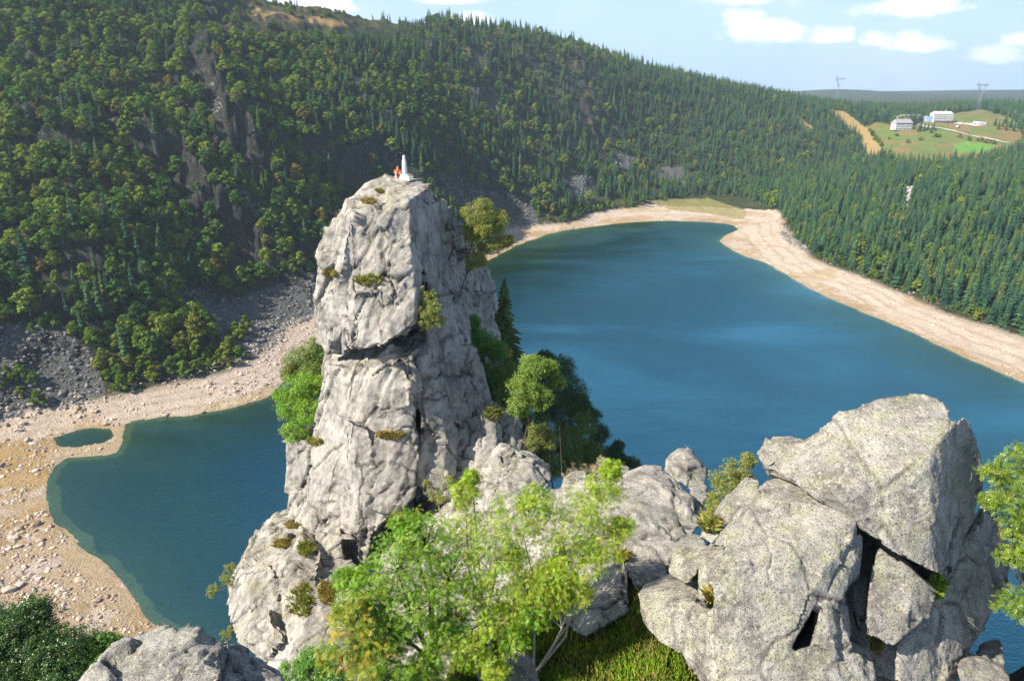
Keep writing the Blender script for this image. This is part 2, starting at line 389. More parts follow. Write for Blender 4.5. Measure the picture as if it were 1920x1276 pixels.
H = np.where(np.hypot(X, Y) < 110, np.maximum(H, pr), H)
PROM = (pr >= H - 0.01) & (np.hypot(X, Y) < 110)
U, V_ = proj(X, Y, H)
G3 = np.stack([X, Y, H], 1).reshape(NR, NC, 3)
gx = np.gradient(G3, axis=1); gy = np.gradient(G3, axis=0); Nn = np.cross(gx, gy).reshape(-1, 3); Nn /= np.linalg.norm(Nn, axis=1)[:, None] + 1e-12
Nn *= np.sign(Nn[:, 2:3] + 1e-9); SL = Nn[:, 2]      # 1 flat .. 0 vertical
def uvmask(pl, soft=None): return inpoly(U, V_, pl)
n1 = fbm(np.stack([X / 22, Y / 22, 0 * X], 1), 5, 41); n2 = fbm(np.stack([X / 6, Y / 6, 0 * X], 1), 4, 51)
Z_SCREE = [[(-400, 600), (0, 610), (110, 600), (180, 670), (200, 735), (60, 800), (-400, 900)],
           [(330, 528), (440, 562), (560, 520), (620, 500), (620, 600), (500, 655), (440, 680), (400, 612), (330, 575)],
           [(815, 318), (900, 350), (1000, 385), (1010, 420), (900, 445), (850, 380)], [(1055, 335), (1110, 330), (1120, 375), (1060, 380)],
           [(430, 345), (470, 365), (540, 420), (530, 435), (450, 380)], [(1148, 288), (1195, 292), (1190, 318), (1150, 312)], [(1228, 312), (1280, 312), (1285, 345), (1230, 335)],
           [(1465, 432), (1510, 458), (1520, 475), (1470, 452)]]
Z_BARE = [[(200, 222), (262, 228), (262, 250), (205, 248)], [(880, 165), (925, 165), (935, 205), (880, 200)], [(395, 150), (412, 150), (418, 235), (398, 220)], [(660, 140), (685, 150), (700, 205), (668, 200)],
          [(255, 290), (300, 280), (320, 310), (290, 320)], [(720, 205), (750, 215), (745, 235), (722, 228)]]
Z_OCHRE = [[(805, 318), (860, 335), (880, 380), (850, 385), (800, 340)], [(400, -10), (500, 20), (660, 40), (660, 52), (500, 38), (420, 14)]]
Z_MEADOW = [[(1608, 248), (1640, 228), (1700, 240), (1740, 222), (1790, 212), (1840, 205), (1900, 222), (1925, 268), (1880, 288), (1800, 306), (1700, 306), (1655, 294), (1632, 275)]]
Z_TRACK = [[(1555, 205), (1585, 210), (1635, 248), (1655, 280), (1640, 305), (1622, 300), (1612, 262), (1570, 222)], [(1492, 215), (1525, 240), (1520, 248), (1495, 228)]]
Z_LAWN = [[(1790, 272), (1810, 265), (1870, 272), (1850, 284), (1790, 288)]]
Z_ROAD = [[(1735, 238), (1760, 238), (1830, 256), (1828, 260), (1760, 243)], [(1690, 352), (1712, 352), (1706, 398), (1692, 390)]]
def zmask(Zs, u=None, v=None):
    u = U if u is None else u; v = V_ if v is None else v
    m = np.zeros(u.shape, bool)
    for z in Zs: m |= inpoly(u, v, z)
    return m
far = np.hypot(X, Y) > 100
CMAP = np.zeros((len(X), 3)); 
forest = np.array([0.045, 0.055, 0.022]); ochre = np.array([0.24, 0.17, 0.07]); rock = np.array([0.125, 0.12, 0.108]); scree = np.array([0.12, 0.118, 0.115])
beach = np.array([0.58, 0.47, 0.375]); wet = np.array([0.36, 0.25, 0.11]); green = np.array([0.10, 0.15, 0.035]); lawn = np.array([0.14, 0.30, 0.05])
CMAP[:] = forest * (0.6 + 0.9 * n1[:, None]); 
w = sstep(n2, 0.55, 0.7)[:, None] * 0.6 * leftm[:, None]; CMAP = CMAP * (1 - w) + ochre * 0.55 * w
def lay(mask, col, w=1.0):
    global CMAP
    m = (mask * w)[:, None]; CMAP = CMAP * (1 - m) + np.asarray(col) * m
lay(zmask(Z_OCHRE) & far, ochre * (0.7 + 0.6 * n2[:, None]))
rk = sstep(-SL + (n2 - 0.5) * 0.25, -0.70, -0.58) * far
lay(rk, rock * (0.6 + 0.8 * n2[:, None]))
lay(zmask(Z_SCREE) & far, scree * (0.75 + 0.5 * n2[:, None]))
lay(zmask(Z_BARE) & far & (n2 > .42), rock * 1.9)
MEAD = zmask(Z_MEADOW) & far
lay(MEAD, np.where(n1[:, None] > 0.54, ochre * 1.0, np.array([0.15, 0.19, 0.05])), 1.0)
lay(zmask(Z_TRACK) & far, ochre * 1.5); lay(zmask(Z_LAWN) & far, lawn)
# beach band between water and hill foot
bh = 4.2 + (n2 - 0.5) * 2.2
isb = far & (SD < 75) & (H < bh + 0.6) & (Y > 60)
bmix = isb * sstep(-H, -(4.6), -3.4)
bc = beach * (0.8 + 0.4 * n2[:, None]); gw = (sstep(n1, 0.52, 0.6) * 0.55)[:, None]; bc = bc * (1 - gw) + np.array([0.45, 0.32, 0.17]) * gw
ring = sstep(np.sin(H * 6.5 + n1 * 9), .45, .95)[:, None] * .45; bc = bc * (1 - ring) + np.array([0.36, 0.25, 0.15]) * ring
lay(bmix, bc)
lay(far & (H < 0.35 + (n2 - .5) * 1.5) & (SD < 60), wet, 0.6)
spit = zmask([[(1200, 372), (1330, 372), (1400, 395), (1395, 412), (1325, 400), (1255, 392)]]) & far
lay(spit, np.array([0.28, 0.25, 0.09]), 0.8)
brown = zmask([[(-200, 840), (120, 820), (95, 870), (85, 930), (60, 990), (-200, 1000)]]) & far
lay(brown & (n1 > 0.42), np.array([0.42, 0.27, 0.10]), 0.75)
lay((H < -0.15), np.array([0.13, 0.13, 0.035]), 0.9); 
# promontory ground
lay(PROM, rock * (0.8 + 0.5 * n2[:, None])); gm = PROM & (SL > 0.62) & (np.hypot(X, Y) < 26)
lay(gm & (n2 > 0.30), np.array([0.13, 0.15, 0.03]) * (0.7 + 0.6 * n1[:, None]))
def grid_faces(nr, nc, keep=None):
    i = np.arange(nr * nc).reshape(nr, nc)
    f = np.stack([i[:-1, :-1], i[:-1, 1:], i[1:, 1:], i[1:, :-1]], 2).reshape(-1, 4)
    f = f[:, ::-1]
    return f if keep is None else f[keep]
def ground_material():
    m = bpy.data.materials.new('ground_soil'); m.use_nodes = True; N = NT(m.node_tree); b = N.n['Principled BSDF']
    at = N.new('ShaderNodeAttribute', attribute_name='soil'); tc = N.new('ShaderNodeTexCoord'); o = tc.outputs['Object']
    n = N.noise(o, 0.28, 8, 0.72); n3 = N.noise(o, 1.6, 5, 0.75)
    f = N.math('ADD', 0.45, N.math('MULTIPLY', N.math('ADD', n, n3), 0.55))
    c = N.mix(1.0, at.outputs['Color'], f, 'MULTIPLY')
    ge = N.new('ShaderNodeNewGeometry'); sx = N.new('ShaderNodeSeparateXYZ'); N.l.new(ge.outputs['True Normal'], sx.inputs[0]); steep = N.ss(sx.outputs[2], 0.80, 0.55)
    rn = N.noise(N.mapping(o, (.35, .35, .09)), 1, 8, 0.75, 0.6); rg = N.math('ABSOLUTE', N.math('SUBTRACT', rn, 0.5))
    c = N.mix(N.math('MULTIPLY', steep, 0.8), c, N.mix(N.ss(rg, 0.0, 0.14), (0.03, 0.032, 0.03), N.mix(n3, (0.10, 0.095, 0.085), (0.24, 0.22, 0.19))))
    N.set(b.inputs['Base Color'], c); b.inputs['Roughness'].default_value = 0.95; b.inputs['Specular IOR Level'].default_value = 0.15
    bp = N.new('ShaderNodeBump', i_Strength=1.0, i_Distance=2.2); N.set(bp.inputs['Height'], N.math('ADD', N.math('ADD', n, N.math('MULTIPLY', n3, 0.4)), N.math('MULTIPLY', steep, N.math('MULTIPLY', rg, 5.0)))); N.l.new(bp.outputs[0], b.inputs['Normal'])
    return m
ground = mesh_np('ground', G3.reshape(-1, 3), grid_faces(NR, NC), [ground_material()], True,
                 attrs={'soil': ('POINT', 'FLOAT_COLOR', np.hstack([CMAP, np.ones((len(X), 1))]))})
tag(ground, 'steep wooded hillsides, rocky shore and meadow around the lake', 'ground', kind='structure')
# ------------------------------------------------------------ water
Hg = H.reshape(NR, NC); low = np.minimum.reduce([Hg[:-1, :-1], Hg[:-1, 1:], Hg[1:, 1:], Hg[1:, :-1]]).ravel() < 0.6
hyp = np.hypot(GX, GY)[:-1, :-1].ravel(); low &= (hyp > 12) & (hyp < 1000)
wf = grid_faces(NR, NC, low); used, inv = np.unique(wf, return_inverse=True)
def water_material():
    m = bpy.data.materials.new('lake_water'); m.use_nodes = True; N = NT(m.node_tree); N.n.clear(); out = N.new('ShaderNodeOutputMaterial')
    dp = N.new('ShaderNodeAttribute', attribute_name='depth').outputs['Fac']; tc = N.new('ShaderNodeTexCoord'); o = tc.outputs['Object']
    fac = N.math('SUBTRACT', 1.0, N.math('EXPONENT', N.math('MULTIPLY', dp, -0.55)))
    spx = N.new('ShaderNodeSeparateXYZ'); N.l.new(o, spx.inputs[0]); blot = N.math('ADD', N.math('MULTIPLY', N.ss(spx.outputs[1], 130, 330), .5), N.math('MULTIPLY', N.noise(o, 0.006, 3, 0.5), .45))
    deep = N.mix(N.ss(dp, 1.0, 11.0), (0.008, 0.030, 0.006), N.mix(N.ss(blot, 0.35, 0.65), (0.0, 0.0125, 0.0065), (0.0, 0.017, 0.0225)))
    df = N.new('ShaderNodeBsdfDiffuse', i_Color=deep); tr = N.new('ShaderNodeBsdfTransparent', i_Color=(0.55, 0.78, 0.45))
    body = N.new('ShaderNodeMixShader'); N.set(body.inputs[0], fac); N.l.new(tr.outputs[0], body.inputs[1]); N.l.new(df.outputs[0], body.inputs[2])
    wind = N.ss(N.noise(N.mapping(o, (0.006, 0.011, 1), (0, 0, R(35))), 1, 4, 0.55, 0.6), 0.40, 0.62)
    gl = N.new('ShaderNodeBsdfGlossy'); N.set(gl.inputs['Roughness'], N.math('ADD', 0.06, N.math('MULTIPLY', wind, 0.03)))
    gl.inputs['Color'].default_value = (0.21, 0.53, 0.62, 1)
    w1 = N.noise(N.mapping(o, (0.9, 1.6, 1), (0, 0, R(35))), 1, 3, 0.6); w2 = N.noise(N.mapping(o, (0.05, 0.09, 1), (0, 0, R(30))), 1, 3, 0.6)
    bp = N.new('ShaderNodeBump', i_Strength=0.55, i_Distance=0.35); N.set(bp.inputs['Height'], N.math('ADD', N.math('MULTIPLY', w1, N.math('ADD', 0.25, wind)), w2))
    N.l.new(bp.outputs[0], gl.inputs['Normal'])
    fr = N.new('ShaderNodeFresnel', i_IOR=1.33); N.l.new(bp.outputs[0], fr.inputs['Normal'])
    f = N.math('MINIMUM', N.math('MULTIPLY', fr.outputs[0], 1.0), 0.6)
    mx = N.new('ShaderNodeMixShader'); N.set(mx.inputs[0], f); N.l.new(body.outputs[0], mx.inputs[1]); N.l.new(gl.outputs[0], mx.inputs[2])
    N.l.new(mx.outputs[0], out.inputs[0]); return m
lake = mesh_np('lake', np.stack([X[used], Y[used], 0 * used], 1), inv.reshape(-1, 4), [water_material()], True, attrs={'depth': ('POINT', 'FLOAT', np.maximum(-H[used], 0))})
tag(lake, 'dark teal and blue mountain lake with green shallows along the shore', 'lake', kind='structure')
def ground_z(x, y):
    """bilinear height of the ground sheet"""
    x = np.atleast_1d(np.asarray(x, float)); y = np.atleast_1d(np.asarray(y, float))
    r = np.hypot(x, y); a = np.degrees(np.arctan2(x, y))
    ci = np.clip(np.interp(a, ang, np.arange(NC)), 0, NC - 1.001); ri = np.clip(np.interp(np.log(np.maximum(r, 1)), np.log(rad), np.arange(NR)), 0, NR - 1.001)
    c0 = ci.astype(int); r0 = ri.astype(int); fc = ci - c0; fr = ri - r0
    return (Hg[r0, c0] * (1 - fc) * (1 - fr) + Hg[r0, c0 + 1] * fc * (1 - fr) + Hg[r0 + 1, c0] * (1 - fc) * fr + Hg[r0 + 1, c0 + 1] * fc * fr)
def near_idx(x, y):
    r = np.hypot(x, y); a = np.degrees(np.arctan2(x, y))
    ci = np.rint(np.interp(a, ang, np.arange(NC))).astype(int); ri = np.rint(np.interp(np.log(np.maximum(r, 1)), np.log(rad), np.arange(NR))).astype(int)
    return ri * NC + ci
# ------------------------------------------------------------ foliage
def foliage_mat(name, cols, trans=0.35, per_leaf=0.42, rough=0.6):
    """cols: list of (pos, rgb) picked by object random; 'tint' attribute varies leaf to leaf"""
    m = bpy.data.materials.new(name); m.use_nodes = True; N = NT(m.node_tree); N.n.clear(); out = N.new('ShaderNodeOutputMaterial')
    oi = N.new('ShaderNodeObjectInfo'); rp = N.new('ShaderNodeValToRGB'); N.l.new(oi.outputs['Random'], rp.inputs[0]); rp.color_ramp.interpolation = 'LINEAR'
    e = rp.color_ramp.elements
    while len(e) < len(cols): e.new(0.5)
    for k, (p_, c) in enumerate(cols): e[k].position = p_; e[k].color = (*c, 1)
    at = N.new('ShaderNodeAttribute', attribute_name='tint'); t = at.outputs['Fac']
    f = N.math('ADD', 1 - per_leaf, N.math('MULTIPLY', t, per_leaf * 2))
    c = N.mix(1.0, rp.outputs[0], f, 'MULTIPLY')
    hs = N.new('ShaderNodeHueSaturation'); N.set(hs.inputs['Color'], c); N.set(hs.inputs['Hue'], N.math('ADD', 0.485, N.math('MULTIPLY', t, 0.03)))
    df = N.new('ShaderNodeBsdfDiffuse'); N.l.new(hs.outputs[0], df.inputs[0])
    if trans > 0:
        tl = N.new('ShaderNodeBsdfTranslucent'); N.set(tl.inputs[0], N.mix(1.0, hs.outputs[0], (1.15, 1.25, 0.5), 'MULTIPLY'))
        mx = N.new('ShaderNodeMixShader'); mx.inputs[0].default_value = trans; N.l.new(df.outputs[0], mx.inputs[1]); N.l.new(tl.outputs[0], mx.inputs[2]); fin = mx
        if rough < 0.6:
            gl = N.new('ShaderNodeBsdfGlossy', i_Roughness=rough); m2 = N.new('ShaderNodeMixShader'); m2.inputs[0].default_value = 0.05; N.l.new(mx.outputs[0], m2.inputs[1]); N.l.new(gl.outputs[0], m2.inputs[2]); fin = m2
    else: fin = df
    N.l.new(fin.outputs[0], out.inputs[0]); return m
def bark_mat(name, c):
    m = bpy.data.materials.new(name); m.use_nodes = True; N = NT(m.node_tree); b = N.n['Principled BSDF']; tc = N.new('ShaderNodeTexCoord')
    n = N.noise(N.mapping(tc.outputs['Object'], (6, 6, 1.5)), 3, 4, 0.7)
    N.set(b.inputs['Base Color'], N.mix(n, [q * 0.5 for q in c], [q * 1.5 for q in c])); b.inputs['Roughness'].default_value = 0.9
    bp = N.new('ShaderNodeBump', i_Strength=0.6, i_Distance=0.03); N.set(bp.inputs['Height'], n); N.l.new(bp.outputs[0], b.inputs['Normal']); return m
BARK = bark_mat('bark_brown', (0.11, 0.085, 0.065)); BARKG = bark_mat('bark_grey', (0.22, 0.20, 0.18))
M_BROAD = foliage_mat('leaves_broad', [(0, (0.055, 0.12, 0.03)), (0.35, (0.10, 0.175, 0.03)), (0.65, (0.155, 0.215, 0.032)), (0.88, (0.20, 0.24, 0.035)), (0.975, (0.18, 0.17, 0.035)), (1, (0.22, 0.14, 0.04))], 0.3)
M_SPRUCE = foliage_mat('needles_spruce', [(0, (0.028, 0.068, 0.044)), (0.5, (0.045, 0.098, 0.048)), (0.85, (0.075, 0.13, 0.045)), (1, (0.11, 0.125, 0.035))], 0.1)
M_FRESH = foliage_mat('leaves_fresh', [(0, (0.09, 0.16, 0.02)), (0.6, (0.13, 0.20, 0.025)), (1, (0.20, 0.21, 0.03))], 0.35)

def rot_from(n, up=None):
    """orthonormal frames with z = n (N,3) and random spin"""
    n = n / (np.linalg.norm(n, axis=1)[:, None] + 1e-9)
    a = rng.normal(size=n.shape); a -= (a * n).sum(1)[:, None] * n; a /= np.linalg.norm(a, axis=1)[:, None] + 1e-9
    b = np.cross(n, a); return a, b, n
def inst(tv, tf, pos, frames, scale):
    a, b, n = frames; K = len(tv); N_ = len(pos)
    V = pos[:, None] + scale[:, None, None] * (tv[None, :, 0:1] * a[:, None] + tv[None, :, 1:2] * b[:, None] + tv[None, :, 2:3] * n[:, None])
    F = tf[None] + (np.arange(N_) * K)[:, None, None]
    return V.reshape(-1, 3), F.reshape(-1, tf.shape[1])
CARD = (np.array([[-.5, -.32, 0], [.1, -.5, .06], [.55, 0, -.06], [.0, .5, .05], [-.5, .3, -.04]]), np.array([[0, 1, 2, 3, 4]]))
def broad_mesh(name, seed, n_cl=13, per=46, card=0.085, w=0.42, mat=None, low=0.12):
    """unit tree: height 1, crown radius ~w; leaf clumps spread over limbs"""
    global rng
    rng = np.random.default_rng(seed)
    ps = []; nm = []; tn = []
    for k in range(n_cl):
        th = k * 2.4 + rng.uniform(-.5, .5); hh = low + 0.08 + (0.80 - low) * ((k + .5) / n_cl); rr = w * math.sin(min(1, (1.06 - hh) / 0.75) * math.pi / 2) * rng.uniform(0.35, 0.85) * (0.6 if k > n_cl - 3 else 1)
        c = np.array([rr * math.cos(th), rr * math.sin(th), hh]); r = np.array([1, 1, 0.75]) * rng.uniform(0.12, 0.20)
        d = rng.normal(size=(per, 3)); d[:, 2] = np.abs(d[:, 2]) * 0.9 - 0.25; d /= np.linalg.norm(d, axis=1)[:, None]
        ps.append(c + d * r * rng.uniform(0.55, 1.1, (per, 1))); nm.append(d + rng.normal(size=(per, 3)) * 0.45 + [0, 0, .25]); tn.append(np.clip(rng.normal(0.5, 0.2, per) + rng.uniform(-.15, .15), 0, 1))
    ps = np.concatenate(ps); nm = np.concatenate(nm); tn = np.concatenate(tn)
    V, F = inst(*CARD, ps, rot_from(nm), rng.uniform(0.7, 1.4, len(ps)) * card)
    mb = MB(); mb.tube([(0, 0, -0.08), (0.01, 0, 0.25), (0.0, 0.02, 0.7)], [0.028, 0.02, 0.006], 5)
    for k in range(4): th = k * 1.7; mb.tube([(0, 0, .18 + .1 * k), (0.14 * math.cos(th), .14 * math.sin(th), .38 + .1 * k), (0.26 * math.cos(th), .26 * math.sin(th), .5 + .1 * k)], [.012, .008, .004], 4, cap=False)
    return V, F, tn, mb
def spruce_mesh(name, seed, layers=15, R0=0.17, gap=0.06):
    global rng
    rng = np.random.default_rng(seed)
    V = []; F = []; tn = []; n = 0
    for k in range(layers):
        h = gap + (0.98 - gap) * (k / (layers - 0.5)) ** 0.92; r = R0 * (1 - h) ** 0.8 * rng.uniform(0.85, 1.15) + 0.012; nb = int(9 - 4 * k / layers)
        t0 = rng.uniform(0, 6.28)
        for j in range(nb):
            th = t0 + j * 6.283 / nb + rng.uniform(-.25, .25); rr = r * rng.uniform(0.7, 1.2); c, s = math.cos(th), math.sin(th); wd = rr * 0.34 + .006
            dr = rr * rng.uniform(0.25, 0.6)
            pts = [(0, 0, h + .02), (rr * .5 * c - wd * s, rr * .5 * s + wd * c, h - dr * .45 - .02), (rr * c, rr * s, h - dr), (rr * .5 * c + wd * s, rr * .5 * s - wd * c, h - dr * .45 - .02)]
            V += pts; F.append([n, n + 1, n + 2]); F.append([n, n + 2, n + 3]); n += 4
            t_ = min(1, max(0, rng.normal(.5, .22))); tn += [t_, min(1, t_ * .9)]
    V += [(0, 0, 1.02), (.012, 0, .93), (-.006, .01, .93), (-.006, -.01, .93)]; F += [[n, n + 1, n + 2], [n, n + 2, n + 3], [n, n + 3, n + 1]]; tn += [.5] * 3
    mb = MB(); mb.tube([(0, 0, -0.06), (0, 0, 0.5), (0, 0, .97)], [0.014, 0.009, 0.002], 5)
    return np.array(V), np.array(F), np.array(tn), mb
def make_data(name, V, F, tn, mb, mat, bark):
    """one mesh: foliage material 0, bark material 1"""
    tv = np.concatenate(mb.v); tq = np.concatenate([g[0] for g in mb.order if g[0].shape[1] == 4]) + len(V)
    t = np.concatenate([tn, np.full(len(tq), .5)])
    o = mesh_np(name, np.vstack([V, tv]), [F, tq], [mat, bark], False, mi=[0] * len(F) + [1] * len(tq), attrs={'tint': ('FACE', 'FLOAT', t)}, link=False)
    return o
BV = [make_data('broadleaf_tree', *broad_mesh('b', 100 + k, [13, 16, 11, 14][k], 46, [.085, .08, .09, .085][k], [.42, .38, .5, .45][k]), M_BROAD, BARKG) for k in range(4)]
SV = [make_data('spruce_tree', *spruce_mesh('s', 200 + k, [15, 17, 13, 16][k], [.21, .18, .24, .20][k], [.05, .08, .14, .06][k]), M_SPRUCE, BARK) for k in range(4)]
FV = [make_data('shore_bush', *broad_mesh('f', 300 + k, 9, 44, .12, .5, low=0.0), M_FRESH, BARKG) for k in range(3)]

# ------------------------------------------------------------ forest layout
rng = np.random.default_rng(5)
def sample(n, px0, px1, rmin, rmax):
    a = np.arctan(rng.uniform((px0 - 960) / 1300, (px1 - 960) / 1300, n)); r = np.sqrt(rng.uniform(rmin ** 2, rmax ** 2, n)); return r * np.sin(a), r * np.cos(a)
def thin(x, y, size, cell=1.0):
    """greedy dart throwing on a hashed grid; size = required spacing"""
    order = np.arange(len(x)); keep = []; g = {}
    c = 9.0
    for i in order:
        ci, cj = int(x[i] // c), int(y[i] // c); ok = True
        for a in (-1, 0, 1):
            for b in (-1, 0, 1):
                for j in g.get((ci + a, cj + b), ()):
                    s = (size[i] + size[j]) * .5
                    if (x[i] - x[j]) ** 2 + (y[i] - y[j]) ** 2 < s * s: ok = False; break
                if not ok: break
            if not ok: break
        if ok: g.setdefault((ci, cj), []).append(i); keep.append(i)
    return np.array(keep)
xs, ys = sample(120000, -900, 2600, 120, 1500)
x2, y2 = sample(45000, -500, 1200, 150, 620); x3, y3 = sample(20000, 1350, 2500, 200, 760)
xs = np.concatenate([x2, x3, xs]); ys = np.concatenate([y2, y3, ys])
ii = near_idx(xs, ys); u, v = proj(xs, ys, ground_z(xs, ys)); hz = ground_z(xs, ys); sl_ = SL[ii]; sd_ = SD[ii]; rr = np.hypot(xs, ys)
d1 = fbm(np.stack([xs / 40, ys / 40, 0 * xs], 1), 3, 71); d2 = fbm(np.stack([xs / 14, ys / 14, 0 * xs], 1), 3, 73)
left = u < 1180
ok = (hz > np.where(left, 4.8, 4.6)) & (sd_ > 6) & (rr > 115)
ok &= ~zmask(Z_MEADOW + Z_TRACK + Z_ROAD, u, v)
scr = zmask(Z_SCREE, u, v); ok &= ~(scr & (d2 < 0.70))
ok &= ~(zmask(Z_BARE + Z_OCHRE, u, v) & (d2 < 0.66))
ok &= ~((sl_ < 0.60) & (rng.random(len(xs)) > 0.16))
ok &= ~(left & (d2 + (d1 - .5) * .5 < 0.37) & (rng.random(len(xs)) > 0.3))
ok &= ~(CLF[ii] & (rng.random(len(xs)) > .14))
# open moor on the left skyline
ok &= ~((u < 760) & (u > 380) & (v < 60 + (u - 380) * .03) & (rng.random(len(xs)) > 0.06))
near_foot = (xs > -75) & (xs < 120) & (ys < 160); ok &= ~near_foot
xs, ys, u, v, hz, sl_, sd_, rr, d1, d2, scr = [q[ok] for q in (xs, ys, u, v, hz, sl_, sd_, rr, d1, d2, scr)]
pc_ = np.interp(u, [-200, 300, 700, 900, 1050, 1150, 1300, 2600], [.10, .12, .2, .38, .58, .74, .82, .86]) + (d1 - .5) * 1.1 * (u < 1250)
pc_ = np.where((u < 1000) & (u > 650) & (v < 130), .8, pc_)
con = rng.random(len(xs)) < pc_
shrub = (u > 1400) & (sd_ < 26 + 18 * rng.random(len(xs))) | (scr) | ((u < 1180) & (hz < 9))
con &= ~shrub
hgt = np.where(con, 7 + 10 * rng.beta(1.6, 1.8, len(xs)), rng.uniform(4.5, 10.5, len(xs)))
hgt = np.where(con & (u > 1350), 6.5 + 10 * rng.beta(1.6, 1.7, len(xs)), hgt)
hgt = np.where(shrub, rng.uniform(2.2, 5.0, len(xs)) * np.where(u < 1180, 1.35, 1), hgt); hgt = np.where((u > 380) & (u < 800) & (v < 80), hgt * .55, hgt)
spc = np.where(con, hgt * .24, hgt * .56) * np.where(rr > 700, 1.2, 1.0); spc = np.where(shrub, hgt * .7, spc)
k = thin(xs, ys, spc)
xs, ys, u, v, hz, con, shrub, hgt, rr = [q[k] for q in (xs, ys, u, v, hz, con, shrub, hgt, rr)]
print('TREES', len(xs), int(con.sum()), int(shrub.sum()))
# pick the ones standing largest in the picture as single trees, the rest is the far wood
vis = (u > 5) & (u < 1915) & (v > -60) & (v < 1250)
# occlusion by the rock pillar region is ignored for trees behind it
hid = inpoly(u, v, [(600, 400), (700, 345), (800, 345), (930, 560), (1000, 900), (560, 900)]); vis &= ~hid
# line of sight along the ground
def seen(x, y, z):
    t = np.linspace(0.55, 0.97, 22); ok_ = np.ones(len(x), bool)
    for q in t: ok_ &= (100 + (z - 100) * q) > ground_z(x * q, y * q)
    return ok_
vis &= seen(xs, ys, hz + hgt * .6)
size = hgt / rr
def top(mask, n):
    i = np.where(mask & vis)[0]; return i[np.argsort(-size[i])][:n]
ind_b = top(~con & ~shrub, 300); ind_s = top(con, 300); ind_f = top(shrub, 260)
single = set(ind_b.tolist()) | set(ind_s.tolist()) | set(ind_f.tolist())
def place(o, i, wide):
    o.location = (xs[i], ys[i], hz[i] - .2); s = hgt[i]; o.scale = (s * wide, s * wide, s); o.rotation_euler = (rng.uniform(-.06, .06), rng.uniform(-.06, .06), rng.uniform(0, 6.28))
def where_l(i):
    if u[i] > 1350: return 'right'
    return 'left'
def zone_words(i, kind):
    U0, V0 = u[i], v[i]; big = 'tall' if hgt[i] > (13 if kind == 's' else 8.2) else 'smaller'
    if U0 > 1250:
        a = 'at the right edge' if U0 > 1800 else 'half way along the shore' if U0 > 1620 else 'by the beach bend' if U0 > 1430 else 'at the far end of the lake'
        bnd = V0 - (400 + max(0, U0 - 1470) * .52)
        b = 'front row above the shore' if bnd > -30 else 'middle of the wood' if bnd > -110 else 'back of the wood'
        side = 'right bank'
    else:
        a = 'close to the left edge' if U0 < 180 else 'above the stony beach' if U0 < 400 else 'left of the pillar' if U0 < 620 else 'behind the monument' if U0 < 860 else 'above the far shore' if U0 < 1080 else 'at the far end of the lake'
        top_ = np.interp(U0, [0, 400, 1200], [0, 2, 140]); bot = np.interp(U0, [0, 300, 600, 900, 1200], [690, 620, 540, 410, 370]); q = (V0 - top_) / (bot - top_)
        b = 'high under the skyline' if q < .28 else 'in the upper half' if q < .5 else 'in the lower half' if q < .78 else 'low by the shore'
        side = 'left hillside'
    kd_ = {'s': 'dark spruce', 'b': 'leafy tree', 'f': 'low green bush'}[kind]; pl = {'s': 'spruces', 'b': 'leafy trees', 'f': 'bushes'}[kind]
    sz = '' if kind == 'f' else big + ' '
    return ('%s%s, %s, %s, %s' % (sz, kd_, side, b, a), '%s on the %s' % (pl, side))
for idx, var, nm, cat, kd in ((ind_s, SV, 'spruce_tree', 'spruce', 's'), (ind_b, BV, 'broadleaf_tree', 'tree', 'b'), (ind_f, FV, 'shore_bush', 'bush', 'f')):
    for j, i in enumerate(idx):
        src = var[int(rng.integers(len(var)))]; o = src.copy(); o.name = nm; COL.objects.link(o)
        place(o, i, rng.uniform(.85, 1.2) * (1.0 if kd == 's' else 1.0)); lb, gp = zone_words(i, kd); tag(o, lb, cat, gp)
# the rest: one wood of spruces, one of leafy trees and bushes, instanced on points
def wood(name, idx, variants, label, cat, wmin, wmax):
    P_ = np.stack([xs[idx], ys[idx], hz[idx] - .2], 1); n = len(P_)
    me = bpy.data.meshes.new(name); me.vertices.add(n); me.vertices.foreach_set('co', P_.astype(np.float32).ravel())
    a = me.attributes.new('size', 'FLOAT_VECTOR', 'POINT'); w = hgt[idx] * rng.uniform(wmin, wmax, n)
    a.data.foreach_set('vector', np.stack([w, w, hgt[idx]], 1).astype(np.float32).ravel())
    a = me.attributes.new('turn', 'FLOAT_VECTOR', 'POINT'); a.data.foreach_set('vector', np.stack([rng.uniform(-.06, .06, n), rng.uniform(-.06, .06, n), rng.uniform(0, 6.28, n)], 1).astype(np.float32).ravel())
    o = bpy.data.objects.new(name, me); COL.objects.link(o)
    return scatter_nodes(o, variants, label, cat)
